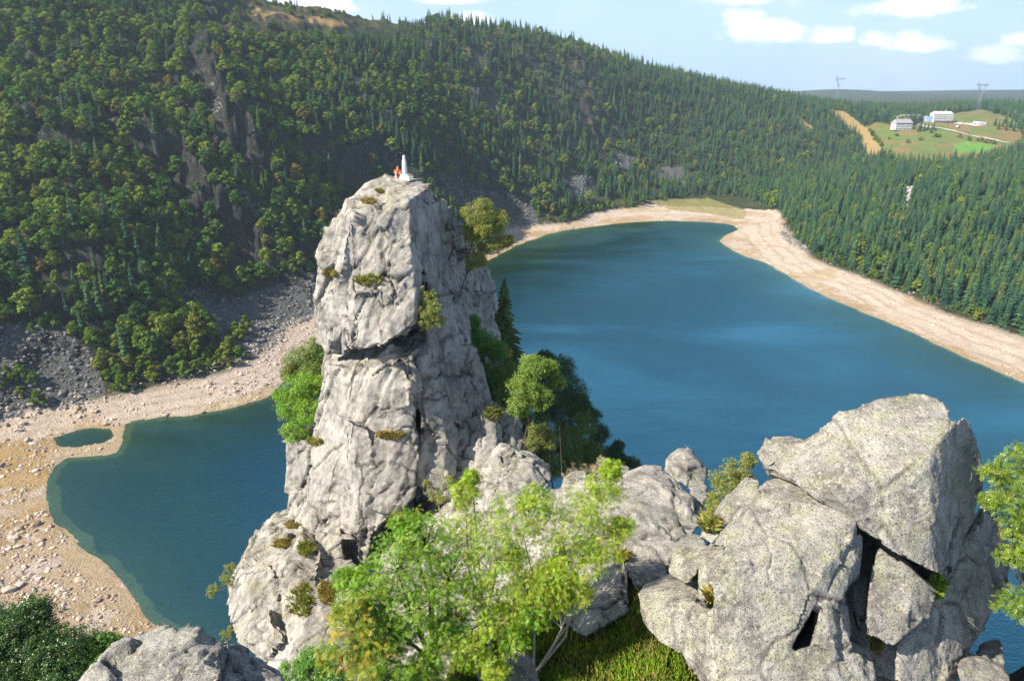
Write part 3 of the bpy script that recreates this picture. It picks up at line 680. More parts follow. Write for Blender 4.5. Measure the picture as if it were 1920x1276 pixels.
def scatter_nodes(o, variants, label, cat):
    g = bpy.data.node_groups.new(o.name + '_scatter', 'GeometryNodeTree')
    g.interface.new_socket('Geometry', in_out='INPUT', socket_type='NodeSocketGeometry'); g.interface.new_socket('Geometry', in_out='OUTPUT', socket_type='NodeSocketGeometry')
    gi = g.nodes.new('NodeGroupInput'); go = g.nodes.new('NodeGroupOutput'); ip = g.nodes.new('GeometryNodeInstanceOnPoints'); jn = g.nodes.new('GeometryNodeJoinGeometry')
    for vo in variants:
        oi = g.nodes.new('GeometryNodeObjectInfo'); oi.inputs['Object'].default_value = vo; oi.inputs['As Instance'].default_value = True; g.links.new(oi.outputs['Geometry'], jn.inputs[0])
    g.links.new(gi.outputs[0], ip.inputs['Points']); g.links.new(jn.outputs[0], ip.inputs['Instance']); ip.inputs['Pick Instance'].default_value = True
    ri = g.nodes.new('FunctionNodeRandomValue'); ri.data_type = 'INT'; ri.inputs[4].default_value = 0; ri.inputs[5].default_value = len(variants) - 1; g.links.new(ri.outputs[2], ip.inputs['Instance Index'])
    for nm_, sock in (('size', 'Scale'), ('turn', 'Rotation')):
        na = g.nodes.new('GeometryNodeInputNamedAttribute'); na.data_type = 'FLOAT_VECTOR'; na.inputs['Name'].default_value = nm_
        g.links.new(na.outputs[0], ip.inputs[sock])
    g.links.new(ip.outputs[0], go.inputs[0])
    md = o.modifiers.new('scatter', 'NODES'); md.node_group = g
    return tag(o, label, cat, kind='stuff')
rest = np.array([i for i in range(len(xs)) if i not in single])
wood('far_spruce_wood', rest[con[rest]], SV, 'mass of smaller dark spruces covering the far slopes and skyline', 'wood', .85, 1.2)
wood('far_leafy_wood', rest[(~con & ~shrub)[rest]], BV, 'mass of smaller leafy trees covering the left hillside', 'wood', .85, 1.2)
wood('far_scrub', rest[shrub[rest]], FV, 'scrub of small bushes along shore and scree', 'scrub', .9, 1.3)
# ------------------------------------------------------------ rocks
def rock_mat(name, base=(0.36, 0.34, 0.31), dark=(0.17, 0.16, 0.155), lichen=0.4, s=1.0, streak=0.5, warm=0.2, green=0.15, moss=0.0, speck=0.5, zs=.5, crs=1.0, crk_a=.85, bump=.24):
    """s: metres-to-noise scale; larger = finer"""
    m = bpy.data.materials.new(name); m.use_nodes = True; N = NT(m.node_tree); b = N.n['Principled BSDF']
    tc = N.new('ShaderNodeTexCoord'); o = tc.outputs['Object']; ge = N.new('ShaderNodeNewGeometry')
    sp = N.new('ShaderNodeSeparateXYZ'); N.l.new(ge.outputs['Normal'], sp.inputs[0]); nz = sp.outputs[2]
    big = N.noise(o, 0.45 * s, 5, 0.6, 0.4); mid = N.noise(o, 2.2 * s, 6, 0.68, 0.3); fine = N.noise(o, 11 * s, 5, 0.75)
    st = N.noise(N.mapping(o, (2.4 * s, 2.4 * s, 0.28 * s)), 1, 6, 0.65, 0.3)
    c = N.mix(N.ss(mid, 0.33, 0.68), dark, base)
    c = N.mix(N.math('MULTIPLY', N.ss(big, 0.42, 0.62), 0.7), c, [q * 1.18 for q in base])
    c = N.mix(N.math('MULTIPLY', N.ss(st, 0.53, 0.70), streak), c, [q * 0.55 for q in dark])
    c = N.mix(N.math('MULTIPLY', N.ss(N.noise(o, 0.9 * s, 4, 0.6), 0.55, 0.7), warm), c, (0.42, 0.31, 0.24))
    # lichen: pale and dark speckle, more on upward faces
    up = N.ss(nz, 0.0, 0.7); l1 = N.ss(N.noise(o, 6.5 * s, 6, 0.72, 0.5), 0.52, 0.62)
    c = N.mix(N.math('MULTIPLY', N.math('MULTIPLY', l1, N.math('ADD', 0.35, N.math('MULTIPLY', up, 0.65))), lichen), c, (0.50, 0.47, 0.39))
    if green: c = N.mix(N.math('MULTIPLY', N.math('MULTIPLY', N.ss(N.noise(o, 1.6 * s, 5, 0.65), 0.45, 0.65), up), green), c, (0.36, 0.37, 0.19))
    sk = N.ss(N.noise(o, 17 * s, 4, 0.8), 0.52, 0.60)
    c = N.mix(N.math('MULTIPLY', sk, speck), c, [q * 0.42 for q in dark])
    if moss:
        mm = N.math('MULTIPLY', N.ss(N.noise(o, 1.1 * s, 5, 0.6), 0.52, 0.6), N.ss(nz, 0.35, 0.75)); c = N.mix(N.math('MULTIPLY', mm, moss), c, N.mix(fine, (0.09, 0.09, 0.02), (0.22, 0.19, 0.05)))
    def crk(sc, w, lo, hi):
        nn = N.new('ShaderNodeTexNoise', i_Scale=1.1 * s, i_Detail=4.0); N.set(nn.inputs['Vector'], o); vm = N.n.new('ShaderNodeVectorMath'); vm.operation = 'MULTIPLY_ADD'
        N.set(vm.inputs[0], nn.outputs['Color']); vm.inputs[1].default_value = (.28, .28, .28); N.set(vm.inputs[2], N.mapping(o, (sc, sc, sc * zs), (0.3, 0.2, 0.5)))
        vo = N.new('ShaderNodeTexVoronoi', feature='DISTANCE_TO_EDGE'); vo.inputs['Scale'].default_value = 1; N.l.new(vm.outputs[0], vo.inputs['Vector'])
        return N.math('MULTIPLY', N.ss(vo.outputs['Distance'], w, 0.0), N.ss(N.noise(o, sc * 1.1, 3, .6), lo, hi))
    k1 = crk(0.42 * s * crs, .030, .46, .56); k2 = crk(1.3 * s * crs, .03, .54, .62)
    kk = N.math('MAXIMUM', k1, N.math('MULTIPLY', k2, .5))
    c = N.mix(N.math('MULTIPLY', kk, crk_a), c, (0.05, 0.045, 0.038))
    ck = N.new('ShaderNodeAttribute', attribute_name='crack').outputs['Fac']
    c = N.mix(N.math('MULTIPLY', ck, 0.6), c, (0.05, 0.047, 0.04))
    N.set(b.inputs['Base Color'], c); b.inputs['Roughness'].default_value = 0.92; b.inputs['Specular IOR Level'].default_value = 0.2
    h = N.math('ADD', N.math('MULTIPLY', mid, 0.5), N.math('ADD', N.math('MULTIPLY', fine, 0.34), N.math('MULTIPLY', st, 0.16)))
    h = N.math('SUBTRACT', h, N.math('MULTIPLY', kk, .35))
    h = N.math('ADD', h, N.math('MULTIPLY', N.noise(o, 34 * s, 3, 0.7), 0.12))
    bp = N.new('ShaderNodeBump', i_Strength=0.9, i_Distance=bump / s); N.set(bp.inputs['Height'], h); N.l.new(bp.outputs[0], b.inputs['Normal'])
    return m
def hull_np(points):
    bm = bmesh.new(); [bm.verts.new(p) for p in points]; bm.verts.ensure_lookup_table()
    r = bmesh.ops.convex_hull(bm, input=bm.verts, use_existing_faces=False)
    kill = [v for v in bm.verts if not v.link_faces]; bmesh.ops.delete(bm, geom=kill, context='VERTS')
    bmesh.ops.recalc_face_normals(bm, faces=bm.faces); return bm
def hull_pts(pts, D, shrink=0.82, drop=0.0):
    q = np.array([P(*p) for p in pts]); c = q.mean(0); d = c - np.array([0, 0, CAMZ]); d = np.array([d[0] * 0.9, d[1], d[2] * (0.35 if c[1] > 36 else 0.62 if c[1] > 8 else 0.95)]); d /= np.linalg.norm(d)
    back = c + (q - c) * shrink + d * D; back[:, 2] -= drop
    return np.vstack([q, back])
def rock(name, hulls, voxel, levels, mat, label, cat='rock', group=None, seed=0, stretch=(1, 1, 0.6), fb=(1.2, 0.12), tilt=None, smooth=0, raw=None, strata=None, facets=()):
    bmj = bmesh.new(); tmp = bpy.data.meshes.new('t')
    sets = [hull_pts(h[0], h[1], *(h[2:] or ())) for h in hulls] + (raw or [])
    for q in sets:
        b = hull_np(q); b.to_mesh(tmp); b.free(); bmj.from_mesh(tmp)
    me = bpy.data.meshes.new('t2'); bmj.to_mesh(me); bmj.free(); o = bpy.data.objects.new('t2', me); COL.objects.link(o)
    md = o.modifiers.new('r', 'REMESH'); md.mode = 'VOXEL'; md.voxel_size = voxel; md.adaptivity = 0
    if smooth: s2 = o.modifiers.new('s', 'SMOOTH'); s2.iterations = smooth; s2.factor = 0.6
    dg = bpy.context.evaluated_depsgraph_get(); ev = o.evaluated_get(dg); m2 = ev.to_mesh()
    n = len(m2.vertices); V = np.empty(n * 3, np.float32); m2.vertices.foreach_get('co', V); V = V.reshape(-1, 3).astype(float)
    Nv = np.empty(n * 3, np.float32); m2.vertices.foreach_get('normal', Nv); Nv = Nv.reshape(-1, 3).astype(float)
    nf = len(m2.polygons); L = np.empty(len(m2.loops), np.int32); m2.loops.foreach_get('vertex_index', L); tot = np.empty(nf, np.int32); m2.polygons.foreach_get('loop_total', tot)
    st = np.empty(nf, np.int32); m2.polygons.foreach_get('loop_start', st)
    Q = L[st[tot == 4][:, None] + np.arange(4)]; T = L[st[tot == 3][:, None] + np.arange(3)] if (tot == 3).any() else None
    ev.to_mesh_clear(); bpy.data.objects.remove(o)
    for fi, (fc, fw, fo) in enumerate(facets):
        wq = np.stack([fbm(V / 2.3 + 7 * k, 2, seed + 150 + k) - .5 for k in range(3)], 1) * fc * .35
        RM = np.array(Matrix.Rotation(0.9 + fi + seed * .37, 3, Vector((0.15, 0.25, 1)))); _, _, ID, _ = worley(((V + wq) @ RM.T) * np.array(stretch, float) / fc + seed * 3.1 + fi, seed + 200 + fi)
        Nr = Nv @ RM.T; dom = np.abs(Nr).argmax(1); sg = (Nr[np.arange(n), dom] > 0) * 3 + dom
        _, gi = np.unique(ID[:, 0] + sg * 2.0, return_inverse=True); ng = gi.max() + 1; cnt = np.bincount(gi, minlength=ng).astype(float)
        ce = np.stack([np.bincount(gi, V[:, k], ng) / cnt for k in range(3)], 1); dv = V - ce[gi]
        cov = np.zeros((ng, 3, 3)) + np.eye(3) * 1e-9
        for a in range(3):
            for b in range(3): cov[:, a, b] = np.bincount(gi, dv[:, a] * dv[:, b], ng) / cnt
        ev_, vec = np.linalg.eigh(cov); pn = vec[:, :, 0]; good = (cnt > 12) & (ev_[:, 0] < .35 * ev_[:, 1])
        mN = np.stack([np.bincount(gi, Nv[:, k], ng) for k in range(3)], 1); pn *= np.where((pn * mN).sum(1) < 0, -1., 1.)[:, None]
        pn = pn + (_h(np.arange(ng), np.arange(ng) * 0, np.arange(ng) * 0, seed + 5)[:, None] - .5) * np.roll(pn, 1, axis=1) * .22; pn /= np.linalg.norm(pn, axis=1)[:, None]
        hgt_ = (dv * pn[gi]).sum(1); rnd = (_h(np.arange(ng), np.arange(ng) * 0 + 3, np.arange(ng) * 0, seed) - .5) * 2 * fo
        mv = np.clip(-hgt_ * fw, -.9 * fc * .4, .9 * fc * .4) + rnd[gi]; V = V + np.where(good[gi], mv, 0)[:, None] * pn[gi]
    ax = np.array(stretch, float); crack = np.zeros(n); disp = np.zeros(n); off = np.zeros((n, 3))
    Vr = V @ np.array(Matrix.Rotation(tilt[0], 3, tilt[1])).T if tilt else V
    wv = np.stack([fbm(Vr / 1.7 + 31 * k, 3, seed + 50 + k) - .5 for k in range(3)], 1)
    for li, (cell, amp, ck) in enumerate(levels):
        RM = np.array(Matrix.Rotation(0.5 + li * 0.35 + seed, 3, Vector((0.2, 0.3 * li, 1))))
        Wp = ((Vr + wv * min(cell, 1.2) * 0.28) @ RM.T) * ax / cell
        F1, F2, ID, D = worley(Wp + seed * 1.7, seed + li * 7)
        disp += amp * ((ID[:, 0] - 0.5) * .8 + ((D * (ID - 0.5)).sum(1)) * 3.0)
        wd = max(0.035, voxel * 0.9 / cell)
        e = sstep(-(F2 - F1), -wd, 0.0) * sstep(fbm(Vr / (cell * 1.5), 2, seed + 90 + li), *((0.40, 0.5) if li == 0 else (0.5, 0.58))); disp -= ck * e; crack = np.maximum(crack, e * min(1, ck / 0.05))
    disp += fb[1] * (fbm(V / fb[0], 5, seed + 3) - 0.5) * 2
    if strata:  # fracture ribs: (period, amp, direction)
        s_ = (V @ np.array(strata[2], float)) / strata[0] + (fbm(V / 2.5, 3, seed + 8) - .5) * 1.5
        disp += strata[1] * (np.abs((s_ % 1.0) - 0.5) * 2) ** 2.5 * sstep(fbm(V / 3.0, 2, seed + 12), 0.40, 0.6)
    V2 = V + Nv * disp[:, None]
    org = np.array([V2[:, 0].mean(), V2[:, 1].mean(), V2[:, 2].min()])
    ob = mesh_np(name, V2, [Q] + ([T] if T is not None else []), [mat], True, attrs={'crack': ('POINT', 'FLOAT', crack)}, origin=org)
    tag(ob, label, cat, group); ROCKTRI.append(V2[:: max(1, n // 40000)]); ROCKOBJ.append(ob); return ob
ROCKTRI = []; ROCKOBJ = []
M_SPIRE = rock_mat('granite_spire', (0.385, 0.355, 0.31), (0.175, 0.16, 0.14), 0.25, 0.75, 0.8, 0.25, 0.12, 0.35, 0.45, zs=.22, crs=.75, bump=.13)
M_SLAB = rock_mat('granite_slab', (0.43, 0.40, 0.355), (0.20, 0.18, 0.155), 0.55, 1.0, 0.45, 0.22, 0.2, 0.2, 0.55, crs=.5, crk_a=.6, bump=.17)
M_BOULDER = rock_mat('granite_lichen', (0.40, 0.375, 0.325), (0.16, 0.145, 0.125), 0.85, 1.5, 0.3, 0.15, 0.42, 0.0, 0.85, zs=.8, crs=.3, crk_a=.35)
M_NEAR = rock_mat('granite_near', (0.37, 0.35, 0.31), (0.14, 0.13, 0.12), 0.9, 2.6, 0.2, 0.15, 0.25, 0.0, 0.8, crs=.3, crk_a=.4)

SP = [
 ([(650,405,47.6),(708,418,46.9),(768,398,47.4),(795,345,52),(690,345,52.5),(640,402,49),(641,600,45.7),(662,660,45),(720,655,44.8),(780,610,45.5),(785,550,46)], 7),
 ([(624,408,49.5),(645,405,48.8),(601,480,48.2),(588,556,47.8),(601,628,47.3),(612,664,47.0),(655,662,46),(648,560,46.4),(646,470,47)], 6),
 ([(640,402,48),(655,408,47.2),(644,500,46.2),(664,560,45.5),(670,640,44.9),(650,650,45.3),(643,560,46)], 4),
 ([(687,346,52.5),(698,334,54),(745,328,55.5),(778,328,55.5),(797,338,54.5),(801,362,51),(752,384,48.3),(712,402,47.8),(650,410,48.2),(636,402,49),(770,402,48)], 2.0),
 ([(710,420,46.7),(750,378,48),(798,358,50.5),(817,425,50.4),(790,440,48.5),(738,470,46.2)], 5),
 ([(736,470,46),(768,440,46.3),(784,546,45.2),(740,562,44.6),(722,500,46.0)], 5),
 ([(725,560,44.6),(785,545,45.1),(784,608,44.3),(716,652,43.8),(702,600,44.5)], 5),
 ([(664,548,45.2),(712,540,45.0),(722,640,44.2),(690,660,44.2),(665,655,44.6)], 4),
 ([(800,385,52),(820,376,53.5),(838,392,55.5),(858,440,57),(868,560,56),(800,560,49),(782,470,48.2)], 6),
 ([(812,374,54),(833,373,55),(836,394,54.5),(814,396,53)], 2.5),
 ([(846,420,55),(872,425,57),(880,470,57),(850,480,54.5)], 4),
 ([(860,478,56),(916,508,61),(937,590,61),(940,640,60),(860,640,52.5),(850,500,54.5)], 7),
 ([(785,550,47),(870,560,53),(905,680,54),(905,730,53),(850,740,47.5),(800,650,46)], 6),
 ([(620,684,46.5),(672,703,44),(752,669,44.8),(818,622,47.5),(790,619,49),(660,660,48),(606,722,46.5),(592,800,45.8),(700,830,42.7),(776,800,43),(772,720,43.7)], 7),
 ([(753,668,44.9),(818,622,47.2),(822,690,46),(800,735,44.4),(772,712,43.8)], 5),
 ([(785,718,44.3),(815,700,45.3),(850,778,45),(858,832,44),(790,805,43.0)], 5),
 ([(690,706,43.7),(752,674,44.3),(766,722,43.3),(768,760,43.0),(690,770,43.2)], 3),
 ([(820,660,47),(870,640,51),(908,722,52.5),(912,770,51.5),(862,800,45.5),(830,740,45.5)], 6),
 ([(872,735,47.6),(905,732,48.4),(908,765,48),(880,775,46.8)], 4),
 ([(602,716,46.6),(607,790,45.8),(588,830,45.4),(592,900,44.6),(640,1062,41.3),(692,1066,40.5),(702,830,42.6),(672,706,44.1)], 8),
 ([(538,828,47.5),(588,826,46),(562,980,44.2),(546,990,44.6),(536,900,46)], 7),
 ([(560,840,46.2),(602,828,45.2),(642,1062,41.8),(592,1012,43.2),(557,985,44.6)], 8),
 ([(552,838,46.1),(580,845,45.6),(583,905,44.8),(570,935,44.5),(549,900,45.3)], 3),
 ([(702,806,42.6),(775,802,42.7),(790,870,42.0),(782,930,41.4),(742,962,40.9),(702,1003,40.5),(690,900,41.6)], 8),
 ([(655,790,42.9),(690,800,42.5),(700,940,41.2),(690,1060,40.3),(665,1050,40.6),(650,900,42.1)], 4),
 ([(780,812,43.0),(850,792,44.5),(862,880,43.4),(850,942,42.2),(792,932,41.5)], 6),
 ([(850,800,46),(930,784,47.5),(975,800,47.5),(985,850,45.5),(930,932,41.5),(860,942,42.2)], 8),
 ([(898,775,46),(935,768,47),(948,800,46),(940,845,44.6),(905,850,44.4)], 5),
 ([(940,778,48),(966,782,48.5),(985,830,46.5),(980,860,45),(950,850,45)], 5),
 ([(590,1012,41.4),(624,993,41.8),(641,1002,40.6),(646,1052,39.7),(602,1046,40.0)], 3)]
SP += [([(690,650,48),(900,650,50),(930,780,49),(930,860,46.5),(700,900,45)],5), ([(845,540,52),(930,560,57),(935,640,56),(880,700,53),(840,640,50)],5)]
SP_DN = []  # fill down to the ground behind
for h in [[(545,985,46),(700,1000,44),(860,940,45),(985,850,49),(940,640,57),(860,560,56),(600,640,50)]]:
    q = np.array([P(*p) for p in h]); lo = q.copy(); lo[:, 2] = 30; lo[:, :2] = lo[:, :2].mean(0) + (lo[:, :2] - lo[:, :2].mean(0)) * 1.15 + np.array([0, 3]); SP_DN.append(np.vstack([q + [0, 1.5, 0], lo]))
spire = rock('rock_spire', SP, 0.13, [(3.4, .12, .26), (1.5, .05, .14), (.6, .02, .03)], M_SPIRE, 'tall grey granite pillar rising above the lake with a stone monument on its summit', 'rock pillar', seed=3, stretch=(1, 1, .34), fb=(2.0, .05), facets=[(2.6, .85, .16), (1.1, .7, .07), (.5, .5, .025)], raw=SP_DN, strata=(1.9, -.05, (.95, .3, .1)))
OUT = [
 ([(457,1056,40),(501,1021,41.5),(552,998,43),(590,1005,42),(640,1050,40),(702,1100,37),(682,1205,33.2),(560,1295,31),(450,1210,35),(426,1120,38.5)], 9),
 ([(424,1118,38.2),(452,1078,38.8),(512,1066,38.2),(524,1150,35.8),(500,1192,35),(432,1170,36.4)], 5),
 ([(520,1060,38.4),(575,1010,40.5),(600,1030,39.5),(590,1110,36.5),(540,1150,35.4)], 5),
 ([(470,1160,35.5),(510,1140,35.6),(530,1200,33.4),(500,1230,33.0),(455,1205,34.4)], 4),
 ([(560,1120,36),(640,1070,38),(690,1110,36.4),(660,1220,32.2),(600,1290,30),(545,1270,31)], 6)]
rock('rock_outcrop', OUT, 0.12, [(3.0, .12, .22), (1.3, .05, .12), (.5, .02, .03)], M_SPIRE, 'broad cracked grey outcrop at the foot of the pillar with grassy ledges', 'rock outcrop', seed=9, stretch=(1, 1, .45), fb=(2, .05), facets=[(2.4, .85, .14), (1.0, .7, .06), (.45, .5, .025)], strata=(1.5, -.05, (.9, .4, .0)))
RIDGE = [
 ([(695,1112,36.5),(712,1067,38.5),(788,990,40),(834,950,41),(870,985,37),(858,1035,33.5),(790,1075,34)], 6),
 ([(840,952,40),(900,905,38),(945,930,36),(995,940,34),(980,1012,31),(870,1035,32.5),(860,985,36)], 6),
 ([(655,1150,33),(700,1085,37),(800,1060,34),(860,1040,32),(850,1130,27),(940,1165,20.5),(800,1255,19),(690,1260,25)], 6),
 ([(850,1035,33),(985,955,30),(1003,1040,24),(1062,1100,17.5),(940,1155,20.5),(848,1125,27)], 6),
 ([(990,965,28),(1060,932,25.5),(1152,915,20.5),(1172,1060,15.8),(1085,1085,17.5),(1002,1045,23)], 5)]
rock('rock_ridge', RIDGE, 0.11, [(3.0, .12, .24), (1.2, .05, .12), (.42, .02, .03)], M_SLAB, 'pale jagged ridge of granite slabs leading from the leafy trees to the pillar', 'rock ridge', seed=14, stretch=(1, .7, .7), fb=(1.8, .05), facets=[(2.2, .85, .18), (.95, .7, .08), (.42, .5, .03)], tilt=(R(30), 'Y'), strata=(2.4, -.10, (.5, .2, -.8)))
rock('rock_boulder', [([(900,893,34.5),(918,868,35.5),(942,841,36.5),(966,846,36.5),(960,870,35.4),(935,905,33.6),(905,912,33.8)], 4), ([(940,892,33.8),(975,852,35.6),(1000,858,35.4),(1037,888,35),(1020,938,33),(992,942,32.2),(960,925,32.8)], 4), ([(903,905,33.6),(960,910,33),(995,940,32),(990,1000,29.5),(905,1000,31)], 4)],
     0.10, [(2.0, .08, .20), (.8, .04, .08), (.3, .02, .03)], M_SLAB, 'square-topped split boulder on the ridge beside the foot of the pillar', 'rock', seed=22, stretch=(1, 1, .8), fb=(1.2, .05), facets=[(1.6, .8, .05), (.7, .6, .03)])
BIG = [
 ('rock_boulder', [([(1490,907,12.2),(1564,920,11.6),(1616,981,11.2),(1677,1038,10.9),(1751,1077,10.8),(1775,1080,11.1),(1748,970,11.3),(1742,860,11.8),(1785,775,12.9),(1765,752,13.3),(1695,748,13.5),(1642,751,13.5),(1592,772,13.4),(1581,800,13.4),(1485,840,13.5)], 1.6),
    ([(1738,862,11.8),(1808,779,12.9),(1824,822,13),(1846,868,13.2),(1846,916,13.1),(1815,990,12.7),(1782,1087,11.5),(1746,978,11.4)], 1.6),
    ([(1417,851,13.2),(1438,830,13.6),(1481,826,13.6),(1492,840,13.5),(1560,850,13.2),(1566,915,12.1),(1490,912,12.5),(1438,894,13.0)], 1.3), ([(1440,880,13.2),(1560,880,12.9),(1600,960,12.4),(1480,945,12.7)], 1.5)],
  .045, [(1.7, .10, .05), (.6, .05, .02), (.2, .018, .01)], 31, 'huge pale rounded boulder perched highest above the lake at the right', (.9, .10), None),
 ('rock_boulder', [([(1377,1022,11.3),(1401,955,12.1),(1448,902,12.8),(1512,892,12.8),(1566,908,12.4),(1614,960,11.5),(1604,1010,11),(1545,1060,10.5),(1450,1185,9.85),(1430,1310,9.2),(1350,1310,9.4),(1335,1070,10.6)], 2.3),
    ([(1562,1040,10.95),(1614,1000,11.3),(1612,1140,10.5),(1568,1232,9.8),(1510,1228,9.85),(1535,1150,10.15)], 2),
    ([(1430,1245,9.6),(1500,1220,9.7),(1560,1200,10.1),(1642,1232,10.0),(1642,1320,9.3),(1430,1320,9.1)], 2), ([(1470,1070,11.9),(1605,1060,12.1),(1610,1230,11),(1460,1230,10.8)], 1.2)],
  .045, [(1.9, .10, .04), (.6, .05, .02), (.2, .018, .01)], 37, 'big angular pale boulder with an undercut right side in the foreground', (.9, .10), None),
 ('rock_boulder', [([(1651,1026,11.4),(1716,1073,11.1),(1747,1112,11),(1749,1158,10.8),(1675,1214,10.3),(1626,1188,10.4),(1620,1150,10.7),(1634,1060,11.2)], 1.8)],
  .045, [(1.2, .10, .04), (.4, .04, .02)], 41, 'middle-sized grey boulder wedged beneath the highest boulder, shadow on its left', (.7, .07), None),
 ('rock_boulder', [([(1751,1085,11.8),(1782,1085,11.9),(1817,992,13),(1847,951,13.5),(1872,981,13.7),(1893,1030,13.7),(1889,1112,13),(1803,1221,11.6),(1780,1310,10.5),(1690,1310,10.0),(1673,1214,10.6),(1749,1155,11.1)], 2.4), ([(1840,950,13.6),(1862,960,13.8),(1893,1030,13.8),(1880,1120,13),(1840,1100,12.6)],2), ([(1540,990,13.6),(1640,960,13.6),(1790,1000,13.6),(1780,1320,11.6),(1540,1320,11.6)],1.5)],
  .05, [(1.3, .14, .08), (.5, .06, .03), (.2, .02, .01)], 43, 'dark fissured boulder at the right end with a moss patch on top', (.8, .1), None),
 ('rock_boulder', [([(1194,1112,12.8),(1250,1087,13.3),(1305,1101,12.8),(1332,1150,11.8),(1332,1262,10.8),(1237,1208,11.6),(1205,1172,12.2)], 1.8)],
  .045, [(1.1, .10, .05), (.4, .04, .02)], 47, 'low rounded boulder overhanging the grass at the left of the boulder pile', (.7, .07), None),
 ('rock_boulder', [([(1255,1127,11.7),(1300,1122,11.6),(1336,1150,11.2),(1345,1310,9.9),(1290,1250,10.6),(1258,1172,11.3)], 1.3), ([(1303,1150,11.2),(1345,1140,11.0),(1350,1310,9.6),(1312,1270,10.2)], 1)],
  .04, [(.8, .07, .05), (.3, .03, .02)], 53, 'narrow ribbed boulder between the low rounded boulder and the big angular one', (.5, .05), None),
 ('rock_boulder', [([(1307,1043,12.4),(1340,1030,12.6),(1370,1026,12.3),(1340,1062,11.8),(1337,1128,11.3),(1309,1122,11.6)], 1.3)],
  .04, [(.8, .06, .03), (.3, .03, .02)], 59, 'upright grey block leaning against the left edge of the big angular boulder', (.5, .05), None),
 ('rock_boulder', [([(1259,1027,13.6),(1300,1010,13.9),(1325,1018,13.6),(1306,1080,12.6),(1290,1096,12.5),(1254,1078,13)], 1.4)],
  .04, [(.7, .06, .03), (.3, .03, .02)], 61, 'small pale block in the boulder pile under the two long slabs', (.5, .05), None),
 ('rock_slab', [([(1309,1008,13.0),(1358,948,13.6),(1407,900,14.2),(1428,907,14.1),(1418,938,13.6),(1335,1020,12.8)], 1.2)],
  .045, [(.9, .07, .04), (.35, .03, .02)], 67, 'long thin slab slanting up to the left boulder tip, upper of the two', (.6, .06), None),
 ('rock_slab', [([(1336,1020,12.3),(1394,956,12.9),(1436,910,13.4),(1468,915,13.2),(1414,966,12.4),(1370,1028,11.9)], 1.0)],
  .045, [(.9, .07, .04), (.35, .03, .02)], 71, 'long thin slab lying between the upper slab and the big angular boulder', (.6, .06), None),
 ('rock_boulder', [([(1140,925,19),(1172,893,20.4),(1198,882,20.6),(1237,884,20.6),(1281,917,19.4),(1302,939,18.9),(1315,981,17.8),(1259,1022,16.3),(1248,1082,15),(1190,1108,14.5),(1165,1060,15.2),(1138,1000,16.6)], 3.5)],
  .07, [(1.8, .16, .10), (.7, .07, .04), (.25, .025, .015)], 73, 'broad sunlit boulder right of the leafy trees with a dark lower face', (1.0, .12), None),
 ('rock_boulder', [([(1246,866,22.5),(1268,850,23),(1294,846,23),(1328,882,22.6),(1322,906,21.8),(1288,914,21.2),(1244,886,21.8)], 1.8)],
  .07, [(1.0, .12, .10), (.4, .05, .03)], 79, 'small creased stone standing on the skyline left of the yellowing bush', (.6, .07), None),
 ('rock_boulder', [([(1288,905,21),(1325,908,21),(1330,940,19.6),(1308,975,18.2),(1295,935,19.4)], 1.6)],
  .07, [(.8, .1, .08), (.4, .05, .03)], 83, 'broken grey rock in the gap under the skyline stone', (.6, .07), None),
 ('rock_boulder', [([(1050,914,27),(1074,897,28),(1104,899,28),(1110,925,26.5),(1060,938,25.4)], 3)],
  .09, [(1.2, .14, .1), (.5, .06, .04)], 89, 'flat sunlit boulder beside the dry bare bush on the ridge', (.8, .08), None),
 ('rock_boulder', [([(1104,905,26),(1130,900,26),(1150,912,25),(1145,950,23),(1108,945,24)], 3)],
  .09, [(1.2, .14, .1), (.5, .06, .04)], 97, 'sloping pale boulder between the flat boulder and the broad one', (.8, .08), None),
 ('rock_boulder', [([(1141,893,24),(1160,885,24.6),(1183,886,24.6),(1188,905,23.6),(1150,915,23)], 2)],
  .09, [(1.0, .12, .1), (.5, .06, .04)], 101, 'small rounded rock at the skyline just right of the dry bare bush', (.8, .08), None),
 ('rock_boulder', [([(1045,1112,15.5),(1100,1070,15.9),(1178,1050,15.4),(1184,1140,14.3),(1130,1168,13.9),(1096,1197,13.6),(1058,1172,14.3)], 3)],
  .06, [(1.4, .14, .14), (.6, .06, .04), (.2, .02, .01)], 103, 'shaded cracked wall of rock above the dappled grass', (.8, .08), None),
 ('rock_boulder', [([(800,1205,15.4),(850,1175,16.2),(885,1190,15.6),(890,1276,13.4),(810,1276,13.2)], 2)],
  .06, [(1.0, .1, .08), (.4, .04, .03)], 107, 'pale lichened rock behind the trunk of the leaning leafy tree', (.7, .07), None),
 ('rock_boulder', [([(925,1250,12.9),(955,1228,13.4),(985,1226,13.4),(1008,1245,13),(1015,1290,12.2),(925,1290,12.2)], 1.2)],
  .05, [(.8, .07, .03), (.3, .03, .02)], 109, 'rounded stone in the grass at the foot of the multi-stemmed tree', (.5, .05), None),
 ('rock_boulder', [([(1795,1242,10.9),(1850,1237,11.1),(1893,1275,10.6),(1895,1320,10),(1800,1320,9.9)], 1.2)],
  .045, [(.8, .07, .03), (.3, .03, .02)], 113, 'small pinkish rock at the lower right corner of the boulder pile', (.5, .05), None),
 ('rock_boulder', [([(1828,1225,12),(1865,1208,12.4),(1882,1212,12.3),(1884,1262,11.4),(1832,1262,11.3)], 1.2)],
  .045, [(.8, .07, .03), (.3, .03, .02)], 127, 'small shadowed rock behind the pinkish one at the lower right', (.5, .05), None)]
